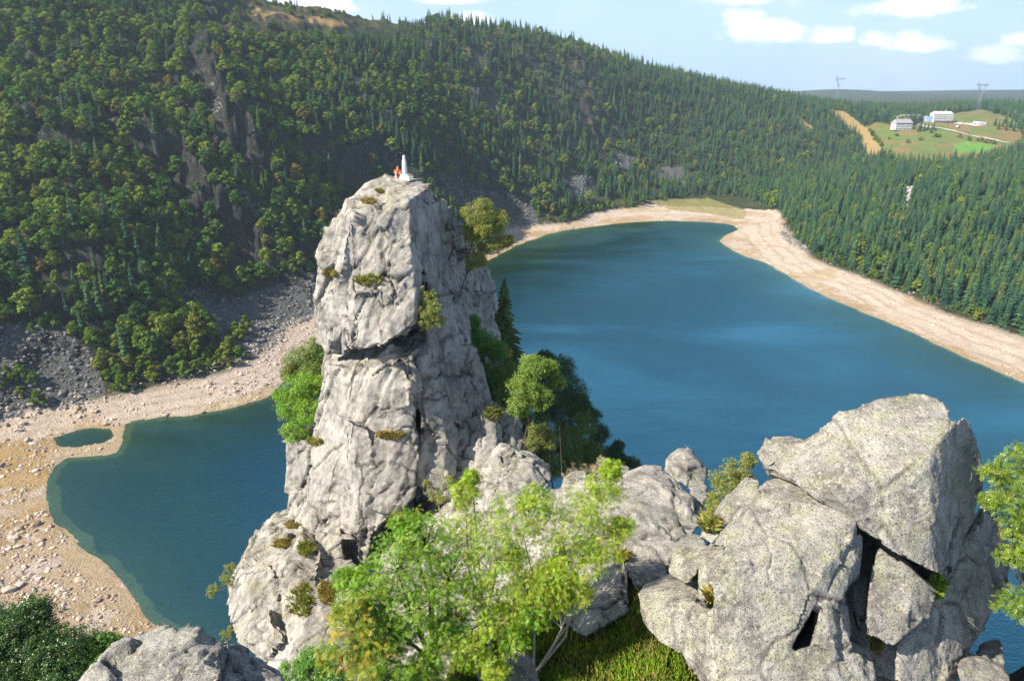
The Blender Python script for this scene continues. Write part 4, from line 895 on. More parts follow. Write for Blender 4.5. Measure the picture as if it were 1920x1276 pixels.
for nm, hs, vx, lv, sd, lab, fb_, tl in BIG:
    rock(nm, hs, vx, [(a * 1.15, b * .32, c * .9) for a, b, c in lv], M_SLAB if hs[0][0][0][2] > 13.5 and vx > .05 else M_BOULDER, lab, 'slab' if 'slab' in nm else 'boulder', seed=sd, stretch=(1, 1, .8), fb=(fb_[0], fb_[1] * .45), facets=[(lv[0][0] * .8, .75, lv[0][0] * .012), (lv[0][0] * .3, .5, lv[0][0] * .008)])
NEARR = [([(150,1290,5.6),(233,1206,6.2),(272,1174,6.5),(303,1165,6.6),(330,1182,6.3),(300,1260,5.7),(290,1340,5.2),(140,1340,5.2)], 2),
         ([(300,1215,6.1),(350,1179,6.35),(377,1190,6.35),(404,1206,6.3),(420,1260,5.7),(400,1340,5.2),(290,1340,5.2)], 2),
         ([(404,1208,6.6),(427,1209,6.6),(466,1241,6.4),(530,1268,6.2),(548,1340,5.5),(400,1340,5.3)], 2)]
rock('rock_ledge', NEARR, .028, [(.9, .06, .03), (.35, .02, .015)], M_NEAR, 'dark lichen-covered ledge nearest the camera at the lower left', 'rock', seed=131, stretch=(1, 1, .9), fb=(.6, .04), facets=[(.7, .7, .02), (.25, .5, .01)])
# ------------------------------------------------------------ ray hits on rocks and ground, from any point
from mathutils.bvhtree import BVHTree
def bvh_of(o):
    me = o.data; n = len(me.vertices); V = np.empty(n * 3, np.float32); me.vertices.foreach_get('co', V); V = V.reshape(-1, 3) + np.array(o.location)
    return BVHTree.FromPolygons([tuple(v) for v in V.tolist()], [tuple(p.vertices) for p in me.polygons])
BV_R = [bvh_of(o) for o in ROCKOBJ]
def gz(x, y): return float(ground_z([x], [y])[0])
def ray(px, py):
    d = Vector(pix_dir(px, py)).normalized(); o = Vector((0, 0, CAMZ)); best = None
    for b in BV_R:
        h = b.ray_cast(o, d, 400)
        if h[0] is not None and (best is None or h[3] < best[3]): best = h
    # ground by marching
    t = 3.0; lim = best[3] if best else 900
    while t < lim:
        p = o + d * t
        if p.z < gz(p.x, p.y): return p, Vector((0, 0, 1)), t
        t += max(0.15, t * 0.01)
    return (best[0], best[1], best[3]) if best else (o + d * 100, Vector((0, 0, 1)), 100)
def drop(x, y, z0=200):
    """highest surface below z0"""
    best = gz(x, y)
    for b in BV_R:
        h = b.ray_cast(Vector((x, y, z0)), Vector((0, 0, -1)), 400)
        if h[0] is not None and h[0].z > best: best = h[0].z
    return best

def leafcol_mat(name, trans=0.4, gloss=0.05):
    m = bpy.data.materials.new(name); m.use_nodes = True; N = NT(m.node_tree); N.n.clear(); out = N.new('ShaderNodeOutputMaterial')
    c = N.new('ShaderNodeAttribute', attribute_name='leafcol').outputs['Color']
    df = N.new('ShaderNodeBsdfDiffuse', i_Color=c); tl = N.new('ShaderNodeBsdfTranslucent'); N.set(tl.inputs[0], N.mix(1.0, c, (1.25, 1.35, 0.45), 'MULTIPLY'))
    mx = N.new('ShaderNodeMixShader'); mx.inputs[0].default_value = trans; N.l.new(df.outputs[0], mx.inputs[1]); N.l.new(tl.outputs[0], mx.inputs[2])
    gl = N.new('ShaderNodeBsdfGlossy', i_Roughness=0.4); m2 = N.new('ShaderNodeMixShader'); m2.inputs[0].default_value = gloss; N.l.new(mx.outputs[0], m2.inputs[1]); N.l.new(gl.outputs[0], m2.inputs[2])
    N.l.new(m2.outputs[0], out.inputs[0]); return m
LEAF = leafcol_mat('leaves')
GRASSM = leafcol_mat('grass_blades', 0.3, 0.03)
def diamond(x0, y0, dx, dy, L, w, zz):
    px_, py_ = -dy, dx
    return [[x0, y0, 0], [x0 + dx * L * .5 + px_ * w, y0 + dy * L * .5 + py_ * w, zz], [x0 + dx * L, y0 + dy * L, -zz], [x0 + dx * L * .5 - px_ * w, y0 + dy * L * .5 - py_ * w, zz]]
def t_pinnate():
    v = []
    for k in range(4):
        x = .12 + k * .2
        for s in (1, -1): v += diamond(x, 0, .45, .89 * s, .34 - .03 * abs(k - 1.5), .07, .02 * s)
    v += diamond(.82, 0, 1, 0, .3, .07, .0)
    return np.array(v), np.arange(len(v)).reshape(-1, 4)
def t_cluster(n=5, w=.22, seed=1):
    r = np.random.default_rng(seed); v = []
    for k in range(n):
        a = k * 6.283 / n + r.uniform(-.3, .3); v += diamond(.08 * math.cos(a), .08 * math.sin(a), math.cos(a), math.sin(a), r.uniform(.38, .55), w * .5, .05)
        v[-2][2] -= .18; 
    return np.array(v), np.arange(len(v)).reshape(-1, 4)
TPIN = t_pinnate(); TCL = t_cluster(); TCL3 = t_cluster(3, .3, 4)
def PALETTE(cols, n, r, base=None):
    c = np.array([q[1] for q in cols]); w = np.array([q[0] for q in cols], float); w /= w.sum()
    return c[r.choice(len(c), n, p=w)]
GREENS = {
 'rowan': [(5, (.11, .25, .01)), (5, (.16, .30, .01)), (3, (.22, .33, .015)), (1, (.27, .27, .03)), (.4, (.30, .16, .04))],
 'rowan_y': [(3, (.16, .30, .01)), (5, (.25, .36, .012)), (3, (.33, .34, .03)), (1, (.30, .20, .06))],
 'yellow': [(5, (.15, .24, .03)), (4, (.24, .28, .03)), (2, (.48, .38, .03)), (.6, (.55, .26, .02))],
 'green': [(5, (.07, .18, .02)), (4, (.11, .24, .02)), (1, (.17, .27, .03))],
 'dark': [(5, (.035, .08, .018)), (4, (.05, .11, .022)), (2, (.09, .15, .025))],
 'olive': [(4, (.13, .18, .03)), (4, (.20, .235, .035)), (2, (.27, .24, .05)), (1, (.28, .19, .05))],
 'lit': [(4, (.12, .20, .02)), (4, (.18, .26, .025)), (2, (.26, .28, .03))],
 'mixed': [(4, (.07, .14, .02)), (4, (.11, .19, .02)), (2, (.19, .21, .03)), (1, (.30, .20, .03))],
 'dry': [(4, (.38, .32, .24)), (3, (.30, .24, .17)), (2, (.20, .15, .09))],
 'blue': [(4, (.04, .10, .05)), (4, (.06, .13, .06))]}
def hero(name, label, cat, base, blobs, pal, leaf=.15, dens=60, tmpl=None, seed=1, trunk=.05, bark=None, stems=1, group=None, twig=True, hollow=.35, flat=.85):
    """base (px,py,Y) or world Vector; blobs (px,py,Y,rpx[,palette])"""
    r = np.random.default_rng(seed); rng_ = r
    tmpl = tmpl or TPIN; b0 = np.array(base, float) if len(base) == 3 and not isinstance(base, tuple) else P(*base)
    zb = drop(b0[0], b0[1], b0[2] + 3.0); b0[2] = zb - .1
    mb = MB(); C = []; 
    for bl in blobs:
        c = P(*bl[:3]); dist = np.linalg.norm(c - [0, 0, CAMZ]); C.append((c, bl[3] * dist / FPX, bl[4] if len(bl) > 4 else pal))
    mean = np.mean([c[0] for c in C], axis=0); pos = []; nor = []; col = []; H_ = max(c[0][2] for c in C) - b0[2]
    forks = []
    for s in range(stems):
        a = r.uniform(0, 6.28); f = b0 + (mean - b0) * np.array([.28, .28, r.uniform(.35, .5)]) + np.array([math.cos(a), math.sin(a), 0]) * (.12 * H_ if stems > 1 else .04 * H_)
        mid = (b0 + f) / 2 + r.normal(size=3) * .04 * H_; st = b0 + np.array([math.cos(a), math.sin(a), 0]) * trunk * (1.5 if stems > 1 else 0)
        mb.tube([st, mid, f], [trunk, trunk * .8, trunk * .62], 7); forks.append(f)
    dens = dens * 3.6
    for c, rad, pl in C:
        f = min(forks, key=lambda q: np.linalg.norm(q - c)); m1 = f + (c - f) * .5 + r.normal(size=3) * .10 * np.linalg.norm(c - f) + [0, 0, .06 * np.linalg.norm(c - f)]
        mb.tube([f, m1, c], [trunk * .55, trunk * .38, trunk * .2], 6, cap=False)
        nt = max(8, int(dens * .13)); d = r.normal(size=(nt, 3)); d /= np.linalg.norm(d, axis=1)[:, None]; d[:, 2] *= flat
        tip = c + d * rad * (hollow + (1.08 - hollow) * r.random((nt, 1)) ** .6)
        for k in range(nt):
            if twig and k % 3 == 0: mb.tube([c + (m1 - c) * .2 * r.random(), c + (tip[k] - c) * .55 + r.normal(size=3) * rad * .07, tip[k]], [trunk * .16, trunk * .11, trunk * .05], 4, cap=False)
            nl = max(2, int(r.poisson(dens / nt * 1.0 * (rad / .6 + .4)) + 2)); cl = PALETTE(GREENS[pl], 1, r)[0]
            pp = tip[k] + r.normal(size=(nl, 3)) * rad * .14; nn = (pp - c) / rad * .5 + r.normal(size=(nl, 3)) * .55 + [0, 0, .5]
            cc = PALETTE(GREENS[pl], nl, r) * .55 + cl * .45; cc = np.minimum(cc * r.uniform(.95, 1.6, (nl, 1)), .75)
            pos.append(pp); nor.append(nn); col.append(cc)
    pos = np.concatenate(pos); nor = np.concatenate(nor); col = np.concatenate(col)
    nrm = nor / np.linalg.norm(nor, axis=1)[:, None]; a = r.normal(size=nrm.shape); a -= (a * nrm).sum(1)[:, None] * nrm; a /= np.linalg.norm(a, axis=1)[:, None]
    V, F = inst(*tmpl, pos, (a, np.cross(nrm, a), nrm), r.uniform(.7, 1.25, len(pos)) * leaf)
    root = empty(name, b0); tag(root, label, cat, group)
    cf = np.repeat(col, len(tmpl[1]), 0); cf = np.hstack([cf * r.uniform(.88, 1.12, (len(cf), 1)), np.ones((len(cf), 1))])
    mesh_np('crown', V, F, [LEAF], False, root, attrs={'leafcol': ('FACE', 'FLOAT_COLOR', cf)}, origin=b0)
    mb.build('trunk', [bark or BARK], root, True, origin=b0)
    return root
M_PALE = bark_mat('bark_pale', (0.36, 0.32, 0.27))
hero('rowan_tree', 'lush green leafy tree with a dark forked trunk, left of the three by the ridge', 'tree', (815, 1285, 12.6),
     [(742,1062,12.9,62),(688,1110,12.7,46),(798,1015,13.3,52),(762,985,13.4,28),(842,1075,13,52),(705,1165,12.4,42),(785,1130,12.6,50),(650,1085,13,20),(740,1195,12.4,36),(835,1190,12.4,34),(800,1250,12,30),(700,1225,12,36)], 'rowan', .11, 235, seed=11, trunk=.085)
hero('rowan_tree', 'yellowish green leafy tree between the dark-trunked one and the multi-stemmed one', 'tree', (905, 1275, 12.8),
     [(880,1000,13.6,50),(872,925,13.9,28),(885,895,14,14),(930,1045,13.2,52),(900,1115,12.9,46),(958,975,13.6,46),(990,1100,12.9,40),(850,1160,12.6,30,'green'),(930,1165,12.6,38),(880,1215,12.2,34),(965,1200,12.4,26,'rowan'),(925,1250,12,26)], 'rowan_y', .105, 190, seed=12, trunk=.05, stems=2, bark=M_PALE)
hero('rowan_tree', 'airy bright green tree with several thin pale stems, tallest and rightmost of the three', 'tree', (1002, 1262, 12.9),
     [(1048,1000,13.6,58),(1010,940,13.9,34),(1100,960,13.9,46),(1132,912,14.2,34),(1080,1052,13.2,54),(1130,1015,13.5,42),(1022,1090,13,38),(1145,880,14.3,20),(1165,985,13.9,22),(1040,1120,12.9,30),(1085,1110,13,28),(1000,1150,12.8,30,'rowan'),(960,1045,13.4,26)], 'rowan_y', .105, 175, seed=13, trunk=.035, stems=5, bark=M_PALE)
hero('yellow_bush', 'bush turning bright yellow at the left edge of the leafy trees', 'bush', (700, 1300, 11.6),
     [(660,1185,11.9,38),(640,1232,11.7,40),(705,1240,11.5,46),(668,1135,12.2,22),(640,1150,12.2,18),(740,1270,11.3,34,'rowan')], 'yellow', .13, 95, seed=14, trunk=.03, stems=3)
hero('green_bush', 'dense mid green bush at the bottom edge below the cracked outcrop', 'bush', (585, 1330, 11.8),
     [(558,1275,12,32),(598,1248,12,34),(630,1275,11.7,26),(575,1240,12.2,18)], 'green', .10, 150, TCL, seed=15, trunk=.03, stems=3)
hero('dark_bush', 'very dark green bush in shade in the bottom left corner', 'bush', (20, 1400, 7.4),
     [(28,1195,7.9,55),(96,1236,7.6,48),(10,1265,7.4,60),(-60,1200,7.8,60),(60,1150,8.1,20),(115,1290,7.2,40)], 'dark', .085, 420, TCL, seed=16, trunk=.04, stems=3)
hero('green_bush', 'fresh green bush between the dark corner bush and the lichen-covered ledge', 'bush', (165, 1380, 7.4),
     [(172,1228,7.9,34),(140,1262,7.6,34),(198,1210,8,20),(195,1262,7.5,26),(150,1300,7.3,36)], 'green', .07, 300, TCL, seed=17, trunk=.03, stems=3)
hero('rowan_tree', 'lime green leafy tree leaning in at the right edge beyond the boulders', 'tree', (2020, 1130, 11.6),
     [(1893,925,11.8,36),(1868,885,12.1,20),(1912,975,11.7,28),(1900,1042,11.5,20),(1922,865,12.1,26),(1905,1130,11.3,24),(1862,935,12,14),(1945,1000,11.6,40),(1950,900,12,34)], 'lit', .13, 85, seed=18, trunk=.05)
hero('yellow_bush', 'olive yellow bush with pale twigs behind the skyline stone and the thin slabs', 'bush', (1358, 985, 18.6),
     [(1385,878,20.3,24),(1362,905,19.8,28),(1350,935,19.3,24),(1403,862,20.6,14),(1340,958,18.9,18),(1395,905,20,20)], 'olive', .11, 95, TCL, seed=19, trunk=.035, stems=4, bark=M_PALE)
hero('dry_bush', 'small dry bush with cream seed heads on the ridge skyline', 'bush', (1125, 905, 26.3),
     [(1130,866,27,11),(1118,878,26.8,8),(1140,880,26.8,8)], 'dry', .10, 90, TCL, seed=20, trunk=.025, stems=3, bark=M_PALE)
hero('dry_bush', 'leafless grey bush in shade left of the seed-headed bush', 'bush', (1082, 905, 27.6),
     [(1078,882,28.2,14),(1100,880,28.2,12),(1062,892,28,9)], 'dry', .07, 40, TCL3, seed=21, trunk=.025, stems=4, bark=M_PALE)
hero('twiggy_shrub', 'small half-bare shrub in the nook at the foot of the pillar', 'shrub', (833, 945, 38.5),
     [(838,900,39.6,14),(812,925,39.2,13),(828,935,38.8,13),(800,905,39.5,7)], 'olive', .14, 50, TCL, seed=22, trunk=.03, stems=4, bark=M_PALE)
hero('ledge_shrub', 'rounded green shrub growing from a crack half way up the pillar', 'shrub', (800, 622, 45.8),
     [(806,560,45.6,16),(800,585,45.0,20),(818,600,45.0,17),(796,605,44.8,14),(812,578,44.9,14)], 'olive', .15, 110, TCL, seed=23, trunk=.05)
hero('ledge_tree', 'spreading olive green tree on the right shoulder of the pillar', 'tree', (866, 480, 53.4),
     [(895,402,53.5,28),(930,415,54,24),(885,435,53,20),(920,455,53,24),(893,488,52.5,20),(948,452,53.5,14),(872,398,54,10),(908,385,54,15),(905,430,52.6,18)], 'olive', .16, 200, TCL, seed=24, trunk=.08)
hero('ledge_tree', 'shaded green tree in the cleft on the dark right side of the pillar', 'tree', (905, 730, 52.5),
     [(884,605,54,18),(905,640,53,26),(932,660,53,22),(880,665,52.5,22),(900,700,51.8,24),(925,715,51.5,26),(870,640,52,16)], 'green', .2, 220, TCL, seed=25, trunk=.08)
hero('ledge_bush', 'small orange-yellow bush at the edge of the shaded tree', 'bush', (945, 700, 53.5), [(946,660,53,13),(935,648,53.2,9)], 'yellow', .16, 90, TCL, seed=26, trunk=.03)
hero('bright_tree', 'vivid yellow-green tree lit by the sun between the pillar and the dark trees', 'tree', (985, 830, 45.5),
     [(1000,688,46.5,26),(985,728,46,30),(1028,690,46.8,18),(972,762,45.5,20),(1010,745,46,24),(1045,715,47,16)], 'lit', .19, 260, TCL, seed=27, trunk=.07)
hero('dark_tree', 'tall dark green leafy tree forming the top of the clump right of the pillar', 'tree', (1050, 860, 54),
     [(1050,695,55.5,30),(1066,740,55,36),(1035,760,53.5,36),(1020,672,56,18),(1000,720,55,26),(1085,760,55,24)], 'dark', .18, 330, TCL, seed=28, trunk=.1)
hero('dark_tree', 'broad dark tree with rusty tints low in the clump above the lake', 'tree', (1060, 900, 50.5),
     [(1080,800,53,36),(1050,830,51,36),(1095,850,52.5,30),(1000,800,51,30),(970,790,51,22),(1030,875,48.5,26),(935,740,51,26),(950,700,52,24),(1010,850,49,26),(1070,875,50,26),(1115,870,52,20)], 'mixed', .18, 300, TCL, seed=29, trunk=.1)
hero('ledge_bush', 'round sunlit olive bush in front of the dark clump', 'bush', (1015, 870, 46.5), [(1012,810,47,22),(1030,825,46.6,18),(1000,830,46.5,16)], 'olive', .16, 130, TCL, seed=30, trunk=.05)
hero('blue_green_tree', 'blue-green tree with a ragged top at the right of the clump', 'tree', (1112, 880, 54), [(1110,780,55.5,17),(1122,812,55,20),(1108,840,54.5,20),(1098,765,56,9)], 'blue', .2, 240, TCL, seed=31, trunk=.06)
hero('dark_bush', 'low dark bushes trailing down to the lake at the right end of the clump', 'bush', (1160, 920, 55), [(1150,856,56,22),(1180,872,55.5,18),(1128,872,55,22),(1196,885,55.5,8),(1160,835,56.5,10)], 'dark', .2, 260, TCL, seed=32, trunk=.05, stems=3)
hero('green_bush', 'large fresh green bush on the left shoulder of the pillar above the pond', 'bush', (592, 838, 47.2),
     [(566,722,49.5,30),(545,760,48.8,26),(580,768,48.3,28),(556,805,47.8,24),(592,722,49.4,20),(575,830,47.2,14),(530,740,49.2,14)], 'rowan', .20, 170, TCL, seed=33, trunk=.06, stems=3)
hero('green_bush', 'duller green bush right above the fresh green one on the left of the pillar', 'bush', (600, 745, 52.5),
     [(562,672,54,28),(592,652,54,20),(542,700,53.2,16),(590,690,53,22),(606,668,53.5,14)], 'mixed', .20, 150, TCL, seed=34, trunk=.05, stems=3)
hero('pond_tree', 'little crooked tree leaning out over the teal water from the outcrop', 'tree', (446, 1112, 38.8),
     [(432,1062,39.8,9),(426,1082,39.6,11),(404,1104,39.3,11),(438,1092,39.2,7),(396,1112,39.2,6)], 'olive', .13, 60, TCL, seed=35, trunk=.035)
hero('pond_bush', 'small olive bush at the waterline left of the outcrop', 'bush', (432, 1205, 37.5), [(425,1188,38,10),(434,1178,38.2,6)], 'olive', .13, 60, TCL, seed=36, trunk=.02)
# conifer beside the pillar
def conifer(loc, h, label, seed):
    V, F, tn, mb = spruce_mesh('c', seed, 24, .24, .05)
    root = empty('spruce_tree', loc); root['label'] = label; root['category'] = 'spruce'
    mesh_np('crown', V * h, F, [M_SPRUCE], False, root, attrs={'tint': ('FACE', 'FLOAT', tn)}); tv = np.concatenate(mb.v) * h
    mesh_np('trunk', tv, np.concatenate([g[0] for g in mb.order if g[0].shape[1] == 4]), [BARK], True, root); return root
q = P(946, 700, 59); conifer(q, 9.2, 'dark spruce standing close against the right side of the pillar above the lake', 77)

# ------------------------------------------------------------ grass
def blades(pts, nrm, n, spread, hgt, cols, r, lean=.5):
    k = r.integers(0, len(pts), n); p0 = pts[k] + r.normal(size=(n, 3)) * spread * [1, 1, .15]; h = hgt * r.uniform(.5, 1.3, n)
    a = r.uniform(0, 6.28, n); w = h * .055 + .004; d = np.stack([np.cos(a), np.sin(a), 0 * a], 1); ln = d * (h * lean * r.uniform(.2, 1.2, n))[:, None]; sd = np.stack([-np.sin(a), np.cos(a), 0 * a], 1) * w[:, None]
    up = np.array([0, 0, 1.]) * h[:, None]
    V = np.stack([p0 - sd - [0, 0, .03], p0 + sd - [0, 0, .03], p0 + up * .6 + ln * .4 + sd * .8, p0 + up + ln * 1.2, p0 + up * .6 + ln * .4 - sd * .8], 1).reshape(-1, 3)
    F = np.arange(n * 5).reshape(-1, 5); c = PALETTE(cols, n, r) * r.uniform(.95, 1.7, (n, 1)); return V, F, np.hstack([c, np.ones((n, 1))])
GG = [(4, (.13, .17, .03)), (4, (.20, .22, .04)), (3, (.30, .26, .08)), (1, (.38, .27, .10))]
GO = [(3, (.30, .22, .07)), (3, (.22, .19, .05)), (2, (.15, .17, .04)), (1, (.38, .24, .08))]
GV = [(5, (.14, .25, .02)), (3, (.24, .34, .03)), (2, (.32, .32, .06))]
def patch_pts(px, py, rx, ry, n, r, tmax=None):
    out = []
    for _ in range(n):
        a = r.uniform(0, 6.28); q = math.sqrt(r.random()); h = ray(px + rx * q * math.cos(a), py + ry * q * math.sin(a)); out.append((h[0], h[2]))
    m = np.median([o[1] for o in out]); out = [o[0] for o in out if abs(o[1] - m) < m * .03]; return np.array([tuple(o) for o in out])
TUFTS = [(694,528,24,9,GG,.32,'plump olive grass tuft on the bright front of the pillar'),(620,516,12,6,GO,.3,'small brown grass tuft on the left bulge of the pillar'),(692,380,10,4,GO,.25,'brown grass tuft on the sloping summit slab, the larger'),
 (712,360,6,2,GO,.2,'tiny brown grass tuft just below the seated person'),(733,818,28,6,GO,.3,'ochre grass strip on the ledge in the middle of the lower pillar'),(566,1128,20,30,GG,.35,'long olive grass patch down the face of the outcrop'),
 (575,1030,14,14,GG,.3,'grass tuft beneath the fallen block side of the outcrop'),(528,1020,16,8,GO,.28,'brown grass on the top rim of the outcrop'),(612,1112,16,20,GO,.3,'brownish grass patch in the middle of the outcrop'),(672,1086,18,16,GV,.3,'green cushion of plants beside the pillar foot'),
 (1338,1122,13,8,GO,.16,'tawny grass tuft on top of the narrow ribbed boulder'),(1757,1103,14,20,GV,.10,'bright moss-green tuft in the notch of the right boulders'),(1166,1046,12,6,GO,.16,'orange-brown grass tuft above the shaded rock wall'),
 (926,778,16,10,GG,.35,'grass tuft on top of the broken rocks right of the pillar'),(1640,1205,8,24,GO,.12,'rusty grass in the crack between the lower boulders'),(590,822 + 8,14,6,GG,.3,'grass under the fresh green bush on the pillar shoulder'),
 (765,975,12,12,GO,.28,'ochre grass in the gully where ridge and pillar meet'),(548,985,12,6,GO,.28,'rust-coloured grass at the left foot of the pillar'),(1325,985,14,10,GG,.2,'grass around the foot of the olive yellow bush')]
for i, (px, py, rx, ry, cl, h, lab) in enumerate(TUFTS):
    r = np.random.default_rng(500 + i); pts = patch_pts(px, py, rx, ry, 60, r)
    V, F, c = blades(pts, None, int(520), .05 * h / .3, h, cl, r, .9); tag(mesh_np('grass_tuft', V, F, [GRASSM], False, attrs={'leafcol': ('FACE', 'FLOAT_COLOR', c)}, origin=pts.mean(0)), lab, 'grass')
r = np.random.default_rng(900)
gxy = np.stack([r.uniform(-4.5, 7.5, 60000), r.uniform(8.5, 22, 60000)], 1); gi = near_idx(gxy[:, 0], gxy[:, 1]); okg = (SL[gi] > .55) & (n2[gi] > .25) & PROM[gi]
gxy = gxy[okg]; gp = np.stack([gxy[:, 0], gxy[:, 1], ground_z(gxy[:, 0], gxy[:, 1])], 1)
cl = fbm(gp / .9, 3, 5)
Va, Fa, ca = blades(gp[cl > .47], None, 26000, .05, .15, GV, r); Vb, Fb, cb = blades(gp[cl <= .53], None, 24000, .05, .17, GG, r)
tag(mesh_np('meadow_grass', np.vstack([Va, Vb]), np.vstack([Fa, Fb + len(Va)]), [GRASSM], False, attrs={'leafcol': ('FACE', 'FLOAT_COLOR', np.vstack([ca, cb]))}), 'short sunlit grass at the foot of the leafy trees', 'grass', kind='stuff')
# ------------------------------------------------------------ stones on shore and scree
def stone_mesh(name, seed, mat):
    bm = bmesh.new(); bmesh.ops.create_icosphere(bm, subdivisions=1, radius=0.5); r = random.Random(seed)
    ax = [r.uniform(.7, 1.25), r.uniform(.6, 1.0), r.uniform(.4, .75)]
    for v in bm.verts: v.co = Vector([v.co[k] * ax[k] * r.uniform(.78, 1.2) for k in range(3)])
    me = bpy.data.meshes.new(name); bm.to_mesh(me); bm.free(); me.materials.append(mat); return bpy.data.objects.new(name, me)
def stone_mat(name, a, b, c):
    m = bpy.data.materials.new(name); m.use_nodes = True; N = NT(m.node_tree); p = N.n['Principled BSDF']; oi = N.new('ShaderNodeObjectInfo')
    rp = N.new('ShaderNodeValToRGB'); N.l.new(oi.outputs['Random'], rp.inputs[0]); e = rp.color_ramp.elements; e.new(.5)
    for k, q in enumerate((a, b, c)): e[k].position = k / 2; e[k].color = (*q, 1)
    tc = N.new('ShaderNodeTexCoord'); n = N.noise(tc.outputs['Object'], 4, 4, .7); N.set(p.inputs['Base Color'], N.mix(1.0, rp.outputs[0], N.math('ADD', .6, N.math('MULTIPLY', n, .8)), 'MULTIPLY'))
    p.inputs['Roughness'].default_value = .92; p.inputs['Specular IOR Level'].default_value = .2; return m
M_SH = stone_mat('shore_stone', (.26, .20, .15), (.42, .34, .27), (.56, .47, .40)); M_SC = stone_mat('scree_stone', (.09, .09, .088), (.15, .148, .14), (.26, .25, .23))
SHV = [stone_mesh('shore_boulder', k, M_SH) for k in range(4)]; SCV = [stone_mesh('scree_block', 9 + k, M_SC) for k in range(4)]
rng = np.random.default_rng(77)
def scat(name, x, y, s, variants, label):
    n = len(x); z = ground_z(x, y); me = bpy.data.meshes.new(name); me.vertices.add(n); me.vertices.foreach_set('co', np.stack([x, y, z + s * .08], 1).astype(np.float32).ravel())
    a = me.attributes.new('size', 'FLOAT_VECTOR', 'POINT'); a.data.foreach_set('vector', np.stack([s, s, s], 1).astype(np.float32).ravel())
    a = me.attributes.new('turn', 'FLOAT_VECTOR', 'POINT'); a.data.foreach_set('vector', np.stack([rng.uniform(-.4, .4, n), rng.uniform(-.4, .4, n), rng.uniform(0, 6.28, n)], 1).astype(np.float32).ravel())
    o = bpy.data.objects.new(name, me); COL.objects.link(o); return scatter_nodes(o, variants, label, 'stones')
xs_, ys_ = sample(500000, -500, 2150, 95, 760)
ii = near_idx(xs_, ys_); z_ = H[ii]; u_, v_ = U[ii], V_[ii]; d_ = n2[ii]; e_ = n1[ii]; rr_ = np.hypot(xs_, ys_)
isB = (z_ > .12) & (z_ < 5.6) & (SD[ii] < 75) & (SD[ii] > -6) & (xs_ + .6 * ys_ < 1e9)
leftS = (u_ < 1000)
dn = np.where(leftS, sstep(d_ + (z_ / 5.6) * .25, .50, .66) * .75 + .10, sstep(d_ + z_ * .03, .52, .7) * .30 + .03)
dn = np.where((u_ < 330) & (v_ > 960), np.maximum(dn, .42), dn)
kB = isB & (rng.random(len(xs_)) < dn * np.clip(260 / rr_, .25, 1.3) ** .5); xb, yb = xs_[kB], ys_[kB]; sb = rng.lognormal(-.62, .55, len(xb)); sb = np.clip(sb, .2, 2.8) * np.where(u_[kB] < 1000, 1, .75)
scm = zmask(Z_SCREE, u_, v_) & (z_ > 3); kS = scm & (rng.random(len(xs_)) < .8); xc, yc = xs_[kS], ys_[kS]; sc_ = np.clip(rng.lognormal(-.15, .5, len(xc)), .4, 3.5)
# largest stones of the shore and of the scree are things of their own
def split_big(x, y, s, n, name, variants, lab, grp):
    zz = ground_z(x, y); uu, vv = proj(x, y, zz); vis_ = (uu > 0) & (uu < 1920) & (vv > 0) & (vv < 1276) & ~inpoly(uu, vv, [(590, 400), (700, 345), (800, 345), (930, 560), (1200, 900), (1900, 800), (1920, 1276), (430, 1276), (430, 1100), (560, 1000), (540, 700)])
    c = np.where(vis_)[0]; c = c[np.argsort(-(s[c] / np.hypot(x[c], y[c])))][:n]
    for i in c:
        o = variants[int(rng.integers(4))].copy(); o.name = name; COL.objects.link(o); o.location = (x[i], y[i], zz[i] + s[i] * .1); o.scale = (s[i],) * 3; o.rotation_euler = (rng.uniform(-.3, .3), rng.uniform(-.3, .3), rng.uniform(0, 6.28))
        tag(o, *lab(uu[i], vv[i]), None); o['group'] = grp(uu[i], vv[i])
    m = np.ones(len(x), bool); m[c] = False; return x[m], y[m], s[m]
def labB(a, b):
    if a > 1300: return 'pale boulder on the wide dry shore along the right bank', 'boulder'
    if a > 640: return 'pale boulder on the far shore below the stony slope', 'boulder'
    if b > 900: return 'pinkish stone on the near left beach beside the teal water', 'boulder'
    return 'pale boulder on the stony beach left of the pillar', 'boulder'
xb, yb, sb = split_big(xb, yb, sb, 130, 'shore_boulder', SHV, labB, lambda a, b: 'boulders on the right shore' if a > 1300 else 'boulders on the far shore' if a > 640 else 'stones on the near left beach' if b > 900 else 'boulders on the left beach')
xc, yc, sc_ = split_big(xc, yc, sc_, 90, 'scree_block', SCV, lambda a, b: ('grey block lying in the scree at the foot of the left hillside' if a < 640 else 'grey block lying in the stony slope behind the pillar', 'boulder'), lambda a, b: 'blocks in the left scree' if a < 640 else 'blocks on the far stony slope')
print('STONES', len(xb), len(xc))
scat('shore_stones', xb, yb, sb, SHV, 'pale pinkish stones and cobbles strewn along the whole shore'); scat('scree', xc, yc, sc_, SCV, 'grey broken scree at the foot of the left hillside')

